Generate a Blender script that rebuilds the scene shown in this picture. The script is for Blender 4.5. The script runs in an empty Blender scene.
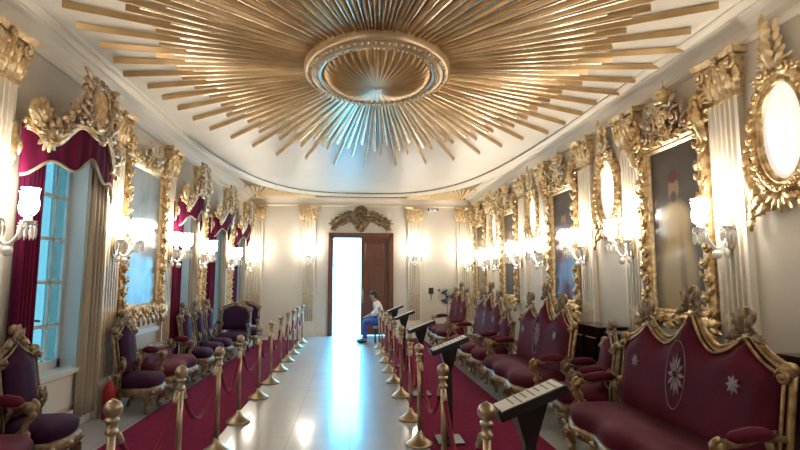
import bpy, math, random
from math import sin, cos, pi, radians as R
from mathutils import Vector as V, Matrix as M4
rnd = random.Random(7)
COL = bpy.context.scene.collection
sc = bpy.context.scene

# ------------------------------------------------------------------ room dimensions (metres)
XL, XR, YB, YF, ZC = -3.05, 3.65, 15.2, -3.2, 4.10
CX, CY = 0.28, 5.75                      # centre of the sunburst

# ------------------------------------------------------------------ materials
def mat(name, col, rough=.5, metal=0., col2=None, nscale=6., bump=0., bscale=30., sheen=0., emit=None,
        estr=0., spec=.5, detail=4., stretch=None, coat=0., contrast=(.35, .65)):
    m = bpy.data.materials.new(name); m.use_nodes = True
    nt = m.node_tree; b = nt.nodes['Principled BSDF']
    b.inputs['Base Color'].default_value = (*col, 1)
    b.inputs['Roughness'].default_value = rough
    b.inputs['Metallic'].default_value = metal
    b.inputs['Specular IOR Level'].default_value = spec
    if coat: b.inputs['Coat Weight'].default_value = coat; b.inputs['Coat Roughness'].default_value = .08
    if sheen:
        b.inputs['Sheen Weight'].default_value = sheen; b.inputs['Sheen Roughness'].default_value = .4
        b.inputs['Sheen Tint'].default_value = (*[min(1, c * 4 + .2) for c in col], 1)
    if emit:
        b.inputs['Emission Color'].default_value = (*emit, 1); b.inputs['Emission Strength'].default_value = estr
    if col2 or bump:
        tc = nt.nodes.new('ShaderNodeTexCoord'); vec = tc.outputs['Object']
        if stretch:
            mp = nt.nodes.new('ShaderNodeMapping'); mp.inputs['Scale'].default_value = stretch
            nt.links.new(vec, mp.inputs['Vector']); vec = mp.outputs['Vector']
    if col2:
        n = nt.nodes.new('ShaderNodeTexNoise'); n.inputs['Scale'].default_value = nscale; n.inputs['Detail'].default_value = detail
        nt.links.new(vec, n.inputs['Vector'])
        r = nt.nodes.new('ShaderNodeValToRGB'); r.color_ramp.elements[0].position = contrast[0]; r.color_ramp.elements[1].position = contrast[1]
        r.color_ramp.elements[0].color = (*col, 1); r.color_ramp.elements[1].color = (*col2, 1)
        nt.links.new(n.outputs['Fac'], r.inputs['Fac']); nt.links.new(r.outputs['Color'], b.inputs['Base Color'])
    if bump:
        n2 = nt.nodes.new('ShaderNodeTexNoise'); n2.inputs['Scale'].default_value = bscale; n2.inputs['Detail'].default_value = 3
        nt.links.new(vec, n2.inputs['Vector'])
        bp = nt.nodes.new('ShaderNodeBump'); bp.inputs['Strength'].default_value = bump; bp.inputs['Distance'].default_value = .02
        nt.links.new(n2.outputs['Fac'], bp.inputs['Height']); nt.links.new(bp.outputs['Normal'], b.inputs['Normal'])
    return m

WALL = mat('wall_cream', (.62, .565, .48), .6, col2=(.57, .515, .43), nscale=1.3, bump=.05)
WALLB = mat('wall_back_cream', (.66, .61, .53), .6, col2=(.61, .56, .48), nscale=1.3)
CEIL = mat('ceiling_cream', (.74, .70, .62), .42, col2=(.70, .66, .58), nscale=.9)
TRIMW = mat('trim_cream', (.70, .64, .54), .45)
WHITEP = mat('white_paint', (.72, .74, .74), .4)
GOLD = mat('gilt', (.76, .56, .30), .32, .78, col2=(.40, .25, .11), nscale=16, bump=.22, bscale=38, contrast=(.42, .60))
GOLDP = mat('pale_gilt', (.82, .66, .42), .32, .72, col2=(.55, .38, .19), nscale=16, bump=.2, bscale=38, contrast=(.42, .62))
GOLDS = mat('silvered_gilt', (.58, .45, .31), .32, .82, col2=(.24, .155, .09), nscale=16, bump=.22, bscale=38, contrast=(.42, .60))
GOLDR = mat('ray_gilt', (.60, .40, .19), .30, .45, col2=(.46, .295, .13), nscale=3, stretch=(1, 1, 1))
GOLDRP = mat('ray_gilt_door_sheen', (.80, .71, .56), .25, .8, col2=(.68, .57, .42), nscale=3)  # pale tone stands in for doorway light reflected off the gilt
GOLDF = mat('furniture_gilt', (.44, .30, .15), .42, .65, col2=(.25, .155, .07), nscale=16, bump=.2, bscale=38, contrast=(.42, .62))
GOLDFS = mat('worn_furniture_gilt', (.33, .24, .15), .48, .55, col2=(.19, .125, .075), nscale=16, bump=.2, bscale=38, contrast=(.42, .62))
BRONZE = mat('bronze', (.36, .26, .16), .32, .8, col2=(.13, .085, .055), nscale=12, bump=.2, bscale=35)
BRASS = mat('brass', (.52, .42, .29), .36, .9, col2=(.36, .28, .19), nscale=5)
VELVET = mat('crimson_velvet', (.115, .008, .026), .75, col2=(.075, .005, .018), nscale=3, sheen=.14, bump=.08, bscale=60, spec=.2)
VELVETD = mat('dark_velvet', (.042, .007, .036), .75, col2=(.028, .005, .030), nscale=3, sheen=.12, spec=.2)
DRAPE = mat('crimson_drape', (.125, .004, .032), .8, col2=(.075, .003, .028), nscale=2, stretch=(4, 4, .4), sheen=.12, spec=.15)
DRAPEB = mat('greige_drape', (.42, .36, .28), .8, col2=(.32, .27, .21), nscale=2, stretch=(5, 5, .3), spec=.15)
CARPET = mat('crimson_carpet', (.19, .010, .044), .95, col2=(.14, .007, .033), nscale=14, bump=.25, bscale=220, spec=.08)
ROPE = mat('rope_velvet', (.17, .008, .028), .7, sheen=.3, spec=.2)
SILVER = mat('silver_thread', (.26, .17, .18), .5, .2)
WOOD = mat('dark_wood', (.060, .018, .012), .35, col2=(.035, .010, .007), nscale=4, stretch=(8, 8, .6))
DOORW = mat('door_wood', (.17, .060, .032), .35, col2=(.11, .036, .020), nscale=3, stretch=(9, 9, .5))
BLACK = mat('black_metal', (.014, .013, .014), .42)
BLACKP = mat('black_lacquer', (.012, .011, .013), .15)
PAPER = mat('white_card', (.74, .73, .70), .45)
INK = mat('ink', (.10, .10, .11), .5)
CRYSTAL = mat('crystal', (.80, .80, .78), .06, 0., spec=.9, coat=.6)
SHADE = mat('lit_glass_shade', (1, .97, .9), .3, emit=(1., .93, .80), estr=12.)
SHADE.cycles.emission_sampling = 'NONE'
MILK = mat('milky_glass_glow', (.90, .90, .90), .12, emit=(1, .99, .97), estr=.45)  # added glow makes the oval panes read as backlit white
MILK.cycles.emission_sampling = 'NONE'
REDP = mat('red_paint', (.32, .012, .020), .35)
SKIN = mat('skin', (.35, .19, .12), .55)
SHIRT = mat('white_shirt', (.80, .82, .86), .7)
JEANS = mat('blue_trousers', (.03, .10, .42), .75)
HAIR = mat('dark_hair', (.012, .010, .010), .6)
GREYP = mat('grey_plastic', (.25, .25, .26), .4)
TERR = mat('pale_paving', (.85, .86, .86), .7)
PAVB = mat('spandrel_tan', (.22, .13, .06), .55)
RINGM = mat('ring_gilt', (.66, .50, .33), .34, .5, col2=(.52, .37, .22), nscale=6)
FANR = mat('fan_gilt', (.80, .64, .40), .45, .15)

def glass_mat():
    m = bpy.data.materials.new('window_glass'); m.use_nodes = True; nt = m.node_tree; nt.nodes.clear()
    o = nt.nodes.new('ShaderNodeOutputMaterial'); mx = nt.nodes.new('ShaderNodeMixShader')
    t = nt.nodes.new('ShaderNodeBsdfTransparent'); g = nt.nodes.new('ShaderNodeBsdfGlossy')
    t.inputs['Color'].default_value = (.26, .20, .175, 1); g.inputs['Roughness'].default_value = .05
    mx.inputs['Fac'].default_value = .08
    nt.links.new(t.outputs[0], mx.inputs[1]); nt.links.new(g.outputs[0], mx.inputs[2]); nt.links.new(mx.outputs[0], o.inputs[0])
    return m
GLASS = glass_mat()

def floor_mat():
    m = bpy.data.materials.new('marble_tiles'); m.use_nodes = True; nt = m.node_tree; b = nt.nodes['Principled BSDF']
    tc = nt.nodes.new('ShaderNodeTexCoord')
    br = nt.nodes.new('ShaderNodeTexBrick'); br.offset = 0; br.inputs['Scale'].default_value = 1
    br.inputs['Brick Width'].default_value = .62; br.inputs['Row Height'].default_value = .62; br.inputs['Mortar Size'].default_value = .004
    br.inputs['Color1'].default_value = (.50, .515, .53, 1); br.inputs['Color2'].default_value = (.45, .465, .48, 1); br.inputs['Mortar'].default_value = (.24, .23, .22, 1)
    n = nt.nodes.new('ShaderNodeTexNoise'); n.inputs['Scale'].default_value = 2.2; n.inputs['Detail'].default_value = 7; n.inputs['Distortion'].default_value = 1.2
    mx = nt.nodes.new('ShaderNodeMix'); mx.data_type = 'RGBA'; mx.blend_type = 'MULTIPLY'; mx.inputs[0].default_value = .35
    rr = nt.nodes.new('ShaderNodeMapRange'); rr.inputs[3].default_value = .30; rr.inputs[4].default_value = .42
    nt.links.new(tc.outputs['Object'], br.inputs['Vector']); nt.links.new(tc.outputs['Object'], n.inputs['Vector'])
    nt.links.new(br.outputs['Color'], mx.inputs[6]); nt.links.new(n.outputs['Color'], mx.inputs[7])
    nt.links.new(mx.outputs[2], b.inputs['Base Color'])
    nt.links.new(n.outputs['Fac'], rr.inputs[0]); nt.links.new(rr.outputs[0], b.inputs['Roughness'])
    b.inputs['Specular IOR Level'].default_value = .6; b.inputs['Coat Weight'].default_value = .6; b.inputs['Coat Roughness'].default_value = .10
    bp = nt.nodes.new('ShaderNodeBump'); bp.inputs['Strength'].default_value = .04; bp.inputs['Distance'].default_value = .01
    nt.links.new(n.outputs['Fac'], bp.inputs['Height']); nt.links.new(bp.outputs['Normal'], b.inputs['Normal'])
    return m
FLOOR = floor_mat()

def painted_haze_mat(name, cols, scale, rough, metal):
    m = bpy.data.materials.new(name); m.use_nodes = True; nt = m.node_tree; b = nt.nodes['Principled BSDF']
    tc = nt.nodes.new('ShaderNodeTexCoord'); n = nt.nodes.new('ShaderNodeTexNoise'); n.inputs['Scale'].default_value = scale; n.inputs['Detail'].default_value = 6
    r = nt.nodes.new('ShaderNodeValToRGB'); els = r.color_ramp.elements
    els[0].position = .3; els[0].color = (*cols[0], 1); els[1].position = .7; els[1].color = (*cols[2], 1)
    e = els.new(.5); e.color = (*cols[1], 1)
    nt.links.new(tc.outputs['Object'], n.inputs['Vector']); nt.links.new(n.outputs['Fac'], r.inputs['Fac']); nt.links.new(r.outputs['Color'], b.inputs['Base Color'])
    b.inputs['Roughness'].default_value = rough; b.inputs['Metallic'].default_value = metal; b.inputs['Coat Weight'].default_value = .15; b.inputs['Coat Roughness'].default_value = .3
    return m
PAINTHAZE = painted_haze_mat('painted_haze_glass', [(.20, .25, .26), (.34, .40, .41), (.42, .47, .48)], 2.6, .38, .15)  # blue-grey mottling painted in place of reflected window haze

# a painted canvas: soft elliptic patches of paint (in the canvas' own coordinates) over a mottled dark ground
def painting_mat(name, ground, patches):
    m = bpy.data.materials.new(name); m.use_nodes = True; nt = m.node_tree; b = nt.nodes['Principled BSDF']
    tc = nt.nodes.new('ShaderNodeTexCoord')
    n = nt.nodes.new('ShaderNodeTexNoise'); n.inputs['Scale'].default_value = 3; n.inputs['Detail'].default_value = 6
    nt.links.new(tc.outputs['Object'], n.inputs['Vector'])
    r = nt.nodes.new('ShaderNodeValToRGB'); r.color_ramp.elements[0].position = .3; r.color_ramp.elements[1].position = .75
    r.color_ramp.elements[0].color = (*ground[0], 1); r.color_ramp.elements[1].color = (*ground[1], 1)
    nt.links.new(n.outputs['Fac'], r.inputs['Fac']); cur = r.outputs['Color']
    for (cx, cz, rx, rz, col, soft) in patches:
        mp = nt.nodes.new('ShaderNodeMapping'); mp.vector_type = 'POINT'
        mp.inputs['Scale'].default_value = (1 / rx, 0, 1 / rz); mp.inputs['Location'].default_value = (-cx / rx, 0, -cz / rz)
        ad = nt.nodes.new('ShaderNodeVectorMath'); ad.operation = 'MULTIPLY_ADD'
        ad.inputs[1].default_value = (.05, .0, .05); nt.links.new(n.outputs['Color'], ad.inputs[0]); nt.links.new(tc.outputs['Object'], ad.inputs[2])
        nt.links.new(ad.outputs[0], mp.inputs['Vector'])
        g = nt.nodes.new('ShaderNodeTexGradient'); g.gradient_type = 'SPHERICAL'; nt.links.new(mp.outputs['Vector'], g.inputs['Vector'])
        mr = nt.nodes.new('ShaderNodeMapRange'); mr.inputs[1].default_value = 0; mr.inputs[2].default_value = soft
        nt.links.new(g.outputs['Fac'], mr.inputs[0])
        mx = nt.nodes.new('ShaderNodeMix'); mx.data_type = 'RGBA'; mx.inputs[7].default_value = (*col, 1)
        nt.links.new(mr.outputs[0], mx.inputs[0]); nt.links.new(cur, mx.inputs[6]); cur = mx.outputs[2]
    nt.links.new(cur, b.inputs['Base Color']); b.inputs['Roughness'].default_value = .3
    b.inputs['Coat Weight'].default_value = .14; b.inputs['Coat Roughness'].default_value = .1; b.inputs['Specular IOR Level'].default_value = .3
    return m
GR = ((.060, .048, .040), (.10, .082, .066))
def figure(robe, drape, skin=(.34, .20, .13), hat=(.20, .03, .03)):
    return [(-.30, -.55, .34, .6, drape, .5), (.02, -.55, .36, .80, robe, .3), (.02, .10, .28, .26, robe, .35), (.10, -.5, .07, .6, tuple(c * .6 for c in robe), .6),
            (.0, .46, .11, .16, skin, .25), (-.005, .37, .07, .075, (.07, .045, .035), .4), (.0, .61, .095, .085, hat, .3)]
PAINT = [painting_mat('painting_gold_robe', GR, figure((.42, .30, .12), (.20, .17, .13), skin=(.28, .17, .11), hat=(.09, .02, .02))),
         painting_mat('painting_red_coat', GR, figure((.20, .05, .05), (.10, .12, .13), hat=(.06, .05, .05))),
         painting_mat('painting_dark_coat', GR, figure((.09, .10, .13), (.20, .14, .10))),
         painting_mat('painting_pale_gown', GR, figure((.33, .29, .24), (.12, .10, .08), hat=(.10, .06, .04)))]

# ------------------------------------------------------------------ mesh builder
class MB:
    def __init__(s): s.v = []; s.f = []; s.sm = []
    def add(s, vs, fs, smooth=True, mtx=None):
        b = len(s.v)
        s.v += [tuple(mtx @ V(p)) if mtx else tuple(p) for p in vs]
        s.f += [tuple(i + b for i in f) for f in fs]; s.sm += [smooth] * len(fs)
        return s
    def box(s, x0, x1, y0, y1, z0, z1, mtx=None):
        vs = [(x, y, z) for z in (z0, z1) for y in (y0, y1) for x in (x0, x1)]
        return s.add(vs, [(0, 2, 3, 1), (4, 5, 7, 6), (0, 1, 5, 4), (2, 6, 7, 3), (0, 4, 6, 2), (1, 3, 7, 5)], False, mtx)
    def tube(s, pts, rad, seg=8, cap=True, closed=False):
        pts = [V(p) for p in pts]; n = len(pts)
        rr = rad if isinstance(rad, (list, tuple)) else [rad] * n
        vs = []; up = None
        for i, p in enumerate(pts):
            if closed: t = pts[(i + 1) % n] - pts[i - 1]
            else: t = pts[min(i + 1, n - 1)] - pts[max(i - 1, 0)]
            if t.length < 1e-9: t = V((0, 0, 1))
            t.normalize()
            if up is None:
                up = V((0, 0, 1)) if abs(t.z) < .9 else V((1, 0, 0))
            a = t.cross(up)
            if a.length < 1e-6: a = t.orthogonal()
            a.normalize(); bb = a.cross(t).normalized(); up = bb
            for k in range(seg):
                an = 2 * pi * k / seg
                vs.append(p + (a * cos(an) + bb * sin(an)) * rr[i])
        fs = []
        for i in range(n if closed else n - 1):
            j = (i + 1) % n
            for k in range(seg):
                k2 = (k + 1) % seg
                fs.append((i * seg + k, i * seg + k2, j * seg + k2, j * seg + k))
        if cap and not closed:
            fs.append(tuple(range(seg))[::-1]); fs.append(tuple((n - 1) * seg + k for k in range(seg)))
        return s.add(vs, fs)
    def lathe(s, prof, seg=20, mtx=None):
        vs = []; fs = []
        for r, z in prof:
            for k in range(seg): vs.append((r * cos(2 * pi * k / seg), r * sin(2 * pi * k / seg), z))
        for i in range(len(prof) - 1):
            for k in range(seg):
                k2 = (k + 1) % seg; fs.append((i * seg + k, i * seg + k2, (i + 1) * seg + k2, (i + 1) * seg + k))
        fs.append(tuple(range(seg))[::-1]); fs.append(tuple((len(prof) - 1) * seg + k for k in range(seg)))
        return s.add(vs, fs, True, mtx)
    def blob(s, c, r, seg=8, rings=5):
        r = r if isinstance(r, (tuple, list)) else (r, r, r); vs = []; fs = []
        for i in range(1, rings):
            a = pi * i / rings
            for k in range(seg):
                b = 2 * pi * k / seg; vs.append((c[0] + r[0] * sin(a) * cos(b), c[1] + r[1] * sin(a) * sin(b), c[2] + r[2] * cos(a)))
        t = len(vs); vs += [(c[0], c[1], c[2] + r[2]), (c[0], c[1], c[2] - r[2])]
        for i in range(rings - 2):
            for k in range(seg):
                k2 = (k + 1) % seg; fs.append((i * seg + k, (i + 1) * seg + k, (i + 1) * seg + k2, i * seg + k2))
        for k in range(seg):
            k2 = (k + 1) % seg; fs.append((t, k, k2)); fs.append((t + 1, (rings - 2) * seg + k2, (rings - 2) * seg + k))
        return s.add(vs, fs)
    # outline rings stacked: rings = list of lists of points (same length), capped at both ends
    def loft(s, rings, smooth=True, cap=True):
        n = len(rings[0]); vs = [p for r in rings for p in r]; fs = []
        for i in range(len(rings) - 1):
            for k in range(n):
                k2 = (k + 1) % n; fs.append((i * n + k, i * n + k2, (i + 1) * n + k2, (i + 1) * n + k))
        if cap: fs.append(tuple(range(n))[::-1]); fs.append(tuple((len(rings) - 1) * n + k for k in range(n)))
        return s.add(vs, fs, smooth)
    def grid(s, fn, nu, nv, smooth=True):
        vs = [fn(i / nu, j / nv) for j in range(nv + 1) for i in range(nu + 1)]
        fs = [(j * (nu + 1) + i, j * (nu + 1) + i + 1, (j + 1) * (nu + 1) + i + 1, (j + 1) * (nu + 1) + i) for j in range(nv) for i in range(nu)]
        return s.add(vs, fs, smooth)
    # prism: polygon (x,z) extruded from y0 (front) to y1
    def prism(s, poly, y0, y1, smooth=False):
        n = len(poly); vs = [(x, y0, z) for x, z in poly] + [(x, y1, z) for x, z in poly]
        fs = [tuple(range(n)), tuple(range(n, 2 * n))[::-1]] + [(k, n + k, n + (k + 1) % n, (k + 1) % n) for k in range(n)]
        return s.add(vs, fs, smooth)
    def build(s, name, m, parent=None, solid=0):
        me = bpy.data.meshes.new(name); me.from_pydata(s.v, [], s.f); me.polygons.foreach_set('use_smooth', s.sm)
        me.materials.append(m); me.update()
        import bmesh
        bm = bmesh.new(); bm.from_mesh(me); bmesh.ops.recalc_face_normals(bm, faces=bm.faces); bm.to_mesh(me); bm.free()
        o = bpy.data.objects.new(name, me); COL.objects.link(o)
        if parent: o.parent = parent
        if solid:
            md = o.modifiers.new('thick', 'SOLIDIFY'); md.thickness = solid; md.offset = 0
        return o

def tag(o, label=None, cat=None, group=None, kind=None):
    if label: o['label'] = label
    if cat: o['category'] = cat
    if group: o['group'] = group
    if kind: o['kind'] = kind
    return o
def empty(name, loc=(0, 0, 0), rz=0, label=None, cat=None, group=None, kind=None):
    o = bpy.data.objects.new(name, None); COL.objects.link(o); o.empty_display_size = .1
    o.location = loc; o.rotation_euler = (0, 0, rz)
    return tag(o, label, cat, group, kind)
def copy_tree(o, parent=None):
    c = o.copy(); COL.objects.link(c)
    if parent: c.parent = parent
    for ch in list(o.children): copy_tree(ch, c)
    return c
class Maker:                 # first call builds, later calls copy
    def __init__(s, fn): s.fn = fn; s.o = None
    def __call__(s, loc, rz, label, cat, group=None, kind=None, name=None):
        if s.o is None: s.o = s.fn(); o = s.o
        else: o = copy_tree(s.o)
        if name: o.name = name
        o.location = loc; o.rotation_euler = (0, 0, rz); return tag(o, label, cat, group, kind)
FR, FL = -pi / 2, pi / 2      # rotations for things on the right / left wall (their front is local -y)

# ------------------------------------------------------------------ ornament vocabulary (plane x-z, out = -y)
def leaf(mb, x, z, ang, L, W, y=-.01, arch=.35, curl=.25, nu=8):
    d = (cos(ang), sin(ang)); nrm = (-sin(ang), cos(ang))
    def fn(u, v):
        t = u; wv = (v - .5) * 2
        w = W * .5 * (sin(pi * min(1, t * .92 + .08)) ** .7) * (1 + .28 * sin(t * 7 * pi)) * (1 - .25 * t)
        out = arch * L * sin(pi * t) * .5 + curl * L * t * t * .5 + (1 - wv * wv) * W * .22 - abs(wv) * .0
        px = x + d[0] * L * t + nrm[0] * w * wv; pz = z + d[1] * L * t + nrm[1] * w * wv
        return (px, y - out, pz)
    mb.grid(fn, nu, 4)
def scroll(mb, x, z, ang, r, flip=1, th=.02, y=-.03, turns=1.4, n=18, tail=.0):
    # spiral that starts at its outer end and winds in; ang = direction of the outer end
    pts = []; rad = []
    if tail:
        a0 = ang; ex, ez = x + cos(a0) * r, z + sin(a0) * r; tx, tz = flip * sin(a0), -flip * cos(a0)
        for k in range(5):
            t = 1 - k / 5; pts.append((ex + tx * tail * t + cos(a0) * tail * .25 * t * t, y, ez + tz * tail * t + sin(a0) * tail * .25 * t * t)); rad.append(th * (.35 + .65 * (1 - t)))
    for k in range(n + 1):
        t = k / n; a = ang + flip * turns * 2 * pi * t; q = r * (1 - .82 * t)
        pts.append((x + cos(a) * q, y - .02 * t - th * .3, z + sin(a) * q)); rad.append(th * (1 - .45 * t))
    mb.tube(pts, rad, 6); mb.blob((pts[-1][0], y - .03, pts[-1][2]), th * 1.3, 6, 4)
def flower(mb, x, z, r, y=-.04, n=6):
    for k in range(n):
        a = 2 * pi * k / n
        mb.blob((x + cos(a) * r * .62, y, z + sin(a) * r * .62), (r * .42, r * .3, r * .42), 6, 4)
    mb.blob((x, y - r * .25, z), r * .35, 6, 4)
def shell(mb, x, z, r, y=-.03, a0=-.2, a1=pi + .2, n=9):
    for k in range(n):
        a = a0 + (a1 - a0) * k / (n - 1)
        mb.tube([(x, y, z), (x + cos(a) * r * .5, y - r * .35, z + sin(a) * r * .5), (x + cos(a) * r, y - r * .12, z + sin(a) * r)], [r * .05, r * .13, r * .15], 6)
    mb.blob((x, y - r * .1, z), r * .25, 7, 5)
def carved_run(mb, p, q, w, y=-.02, step=None, rn=rnd):
    dx, dz = q[0] - p[0], q[1] - p[1]; L = math.hypot(dx, dz); ang = math.atan2(dz, dx); step = step or w * 1.05
    n = max(1, round(L / step))
    for k in range(n):
        t = (k + .5) / n; x, z = p[0] + dx * t, p[1] + dz * t; s = 1 if k % 2 else -1
        scroll(mb, x - sin(ang) * s * w * .14, z + cos(ang) * s * w * .14, ang + pi * (.5 if s > 0 else -.5) + rn.uniform(-.4, .4), w * .36, s, w * .105, y - w * .12, 1.2, 12)
        leaf(mb, x - cos(ang) * w * .4, z - sin(ang) * w * .4, ang + s * .42, w * .85, w * .55, y - w * .05)
        leaf(mb, x + cos(ang) * w * .1 + sin(ang) * s * w * .2, z + sin(ang) * w * .1 - cos(ang) * s * w * .2, ang - s * .6, w * .55, w * .42, y - w * .1)
        if k % 3 == 0: flower(mb, x, z, w * .22, y - w * .28)
def rect_rail(mb, x0, x1, z0, z1, prof):
    # prof: list of (inset, y) going from the outer to the inner edge; closed as a swept rail
    rings = [[(x0 + i, y, z0 + i), (x1 - i, y, z0 + i), (x1 - i, y, z1 - i), (x0 + i, y, z1 - i)] for i, y in prof]
    mb.loft(rings, False, False)
def oval_rail(mb, rx, rz, prof, cz=0, seg=40):
    rings = [[((rx + o) * cos(2 * pi * k / seg), y, cz + (rz + o) * sin(2 * pi * k / seg)) for k in range(seg)] for o, y in prof]
    mb.loft(rings, True, False)

# ================================================================== THE ROOM
def struct(o): o['kind'] = 'structure'; return o
struct(MB().box(XL - .36, XR + .3, YF - .3, YB + .25, -.1, 0).build('floor', FLOOR))
struct(MB().box(XL - .3, XR + .3, YF - .3, YB + .25, ZC, ZC + .1).build('ceiling', CEIL))
struct(MB().box(XR, XR + .25, YF, YB + .25, 0, ZC).build('wall_right', WALL))
struct(MB().box(XL - .6, XR + .25, YF - .25, YF, 0, ZC).build('wall_front', WALL))
WIN = [5.55, 9.5, 11.72, 13.92]; WHW = [.62, .5, .5, .5]; Z0, Z1, DEP = .66, 3.0, .21
w = MB(); ys = [YF]
for c, h in zip(WIN, WHW): ys += [c - h, c + h]
ys.append(YB)
for i in range(0, len(ys), 2): w.box(XL - .36, XL, ys[i], ys[i + 1], 0, ZC)
for c, h in zip(WIN, WHW):
    w.box(XL - .36, XL, c - h, c + h, 0, Z0); w.box(XL - .36, XL, c - h, c + h, Z1, ZC)
struct(w.build('wall_left', WALL))
# back wall with the doorway
DX0, DX1, DZ = -.62, 1.2, 2.95
w = MB(); w.box(XL - .36, DX0, YB, YB + .25, 0, ZC); w.box(DX1, XR, YB, YB + .25, 0, ZC); w.box(DX0, DX1, YB, YB + .25, DZ, ZC)
struct(w.build('wall_back', WALLB))
# baseboards, chair rails and the cornice
t = MB(); t.box(XR - .03, XR, YF, YB, 0, .22); t.box(XR - .045, XR, YF, YB, .2, .23); struct(t.build('baseboard_right', TRIMW))
t = MB(); t.box(XL, XL + .03, YF, YB, 0, .2); t.box(XL, XL + .045, YF, YB, .18, .21)
for i in range(0, len(ys), 2): t.box(XL, XL + .04, ys[i], ys[i + 1], .84, .90)
for c, h in zip(WIN, WHW): t.box(XL, XL + .015, c - h + .06, c + h - .06, .26, .58)
struct(t.build('baseboard_left', WHITEP))
t = MB(); t.box(XL, DX0 - .12, YB - .03, YB, 0, .2); t.box(DX1 + .12, XR, YB - .03, YB, 0, .2); struct(t.build('baseboard_back', TRIMW))
COVE = [(0, 3.80), (.02, 3.80), (.05, 3.83), (.05, 3.86), (.035, 3.875), (.05, 3.93), (.085, 3.985), (.13, 4.02), (.15, 4.025), (.15, 4.04), (.20, 4.065), (.235, 4.07), (.235, 4.085), (.27, 4.10), (0, 4.10)]
def cornice(name, a, b, n):
    m = MB(); pr = COVE
    m.loft([[(a[0] + n[0] * i, a[1] + n[1] * i, z) for i, z in pr], [(b[0] + n[0] * i, b[1] + n[1] * i, z) for i, z in pr]], False)
    struct(m.build(name, TRIMW))
cornice('trim_1', (XR, YF), (XR, YB), (-1, 0)); cornice('trim_2', (XL, YF), (XL, YB), (1, 0)); cornice('trim_3', (XL, YB), (XR, YB), (0, -1))

# windows: reveal, sill, casement frame with glazing bars, panes
for k, (c, h) in enumerate(zip(WIN, WHW)):
    root = empty('window_%d' % (k + 1), (XL - DEP, c, 0), FL, kind='structure')
    f = MB(); yy = (-.03, .04)
    f.box(-h, -h + .07, *yy, Z0, Z1); f.box(h - .07, h, *yy, Z0, Z1); f.box(-.05, .05, *yy, Z0, Z1); f.box(-h, h, *yy, Z0, Z0 + .09); f.box(-h, h, *yy, Z1 - .09, Z1)
    for q in range(1, 5): z = Z0 + (Z1 - Z0) * q / 5; f.box(-h, h, -.02, .02, z - .018, z + .018)
    for s in (-1, 1): f.box(s * (h + .05) / 2 - .015, s * (h + .05) / 2 + .015, -.02, .02, Z0, Z1)
    f.build('window_frame', WHITEP, root)
    MB().box(-h, h, .0, .008, Z0, Z1).build('pane', GLASS, root)
    MB().box(-h, h, -DEP - .06, -.03, Z0 - .045, Z0 + .002).build('window_sill', WHITEP, root)
    m = MB()
    m.box(-h - .002, -h + .004, -DEP + .001, -.03, Z0, Z1); m.box(h - .004, h + .002, -DEP + .001, -.03, Z0, Z1); m.box(-h, h, -DEP + .001, -.03, Z1 - .004, Z1 + .002)
    m.build('reveal', WHITEP, root)
    m = MB(); m.box(-.02, .02, -.07, -.03, 1.16, 1.26); m.tube([(0, -.07, 1.21), (0, -.09, 1.21), (.07, -.09, 1.20)], .012, 6); m.build('window_handle', BLACK, root)

# door
d = empty('door_1', ((DX0 + DX1) / 2, YB, 0), 0, kind='structure'); hw = (DX1 - DX0) / 2
m = MB()
for s in (-1, 1): m.box(min(s * hw, s * (hw - .09)), max(s * hw, s * (hw - .09)), -.06, .25, 0, DZ); m.box(min(s * (hw - .02), s * (hw + .05)), max(s * (hw - .02), s * (hw + .05)), -.075, .0, 0, DZ + .05)
m.box(-hw, hw, -.06, .25, DZ - .09, DZ); m.box(-hw - .05, hw + .05, -.075, 0, DZ - .02, DZ + .06); m.build('door_frame', DOORW, d)
m = MB(); m.box(.0, hw - .09, .05, .10, .01, DZ - .09)
for z0, z1 in ((.2, 1.0), (1.15, 2.1), (2.2, 2.75)):
    rect_rail(m, .10, hw - .19, z0, z1, [(0, .05), (.015, .035), (.03, .035), (.05, .052)])
m.build('door_leaf', DOORW, d)
m = MB(); m.tube([(.06, .0, .95), (.06, .0, 1.35)], .012, 8); m.box(.05, .07, 0, .05, .97, .99); m.box(.05, .07, 0, .05, 1.31, 1.33); m.build('door_handle', BRASS, d)
# the second leaf stands folded back outside
m = MB(); m.box(-hw + .03, -hw + .08, .26, 1.0, .01, DZ - .1); m.build('door_leaf', DOORW, d)
# terrace beyond the door and ground beyond the windows
struct(MB().box(-8, 10, YB + .25, YB + 30, -.12, -.02).build('terrace', TERR))

# carpets: two runners along the ropes
tag(MB().box(-2.40, -1.36, -2.5, 14.3, 0, .012).build('carpet_runner', CARPET), 'long crimson carpet runner on the marble along the left-hand chairs', 'carpet', 'crimson runners')
tag(MB().box(.78, 1.97, -2.5, 14.3, 0, .012).build('carpet_runner', CARPET), 'long crimson carpet runner under the slanted reading stands on the right', 'carpet', 'crimson runners')

# ================================================================== CEILING: oval rim, spandrel fans, sunburst
def rim_pt(a, o=0.0):       # far half of the oval, a in 0..pi
    n = 3.0; rx, ry = 3.18 + o, 8.75 + o
    c, s_ = cos(a), sin(a)
    return (CX + rx * math.copysign(abs(c) ** (2 / n), c), CY + ry * abs(s_) ** (2 / n))
NA = 90
prof = [(-.03, 4.10), (-.03, 4.075), (0, 4.06), (.03, 4.075), (.045, 4.07), (.06, 4.04), (.10, 4.03), (.20, 4.045), (.24, 4.03), (.26, 4.035), (.26, 4.10)]
m = MB(); vs = []
for i in range(NA + 1):
    a = pi * i / NA
    for o, z in prof: x, y = rim_pt(a, o); vs.append((x, min(y, YB - .01), z))
k = len(prof); fs = [(i * k + j, i * k + j + 1, (i + 1) * k + j + 1, (i + 1) * k + j) for i in range(NA) for j in range(k - 1)]
m.add(vs, fs); struct(m.build('trim_4', TRIMW))
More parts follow.
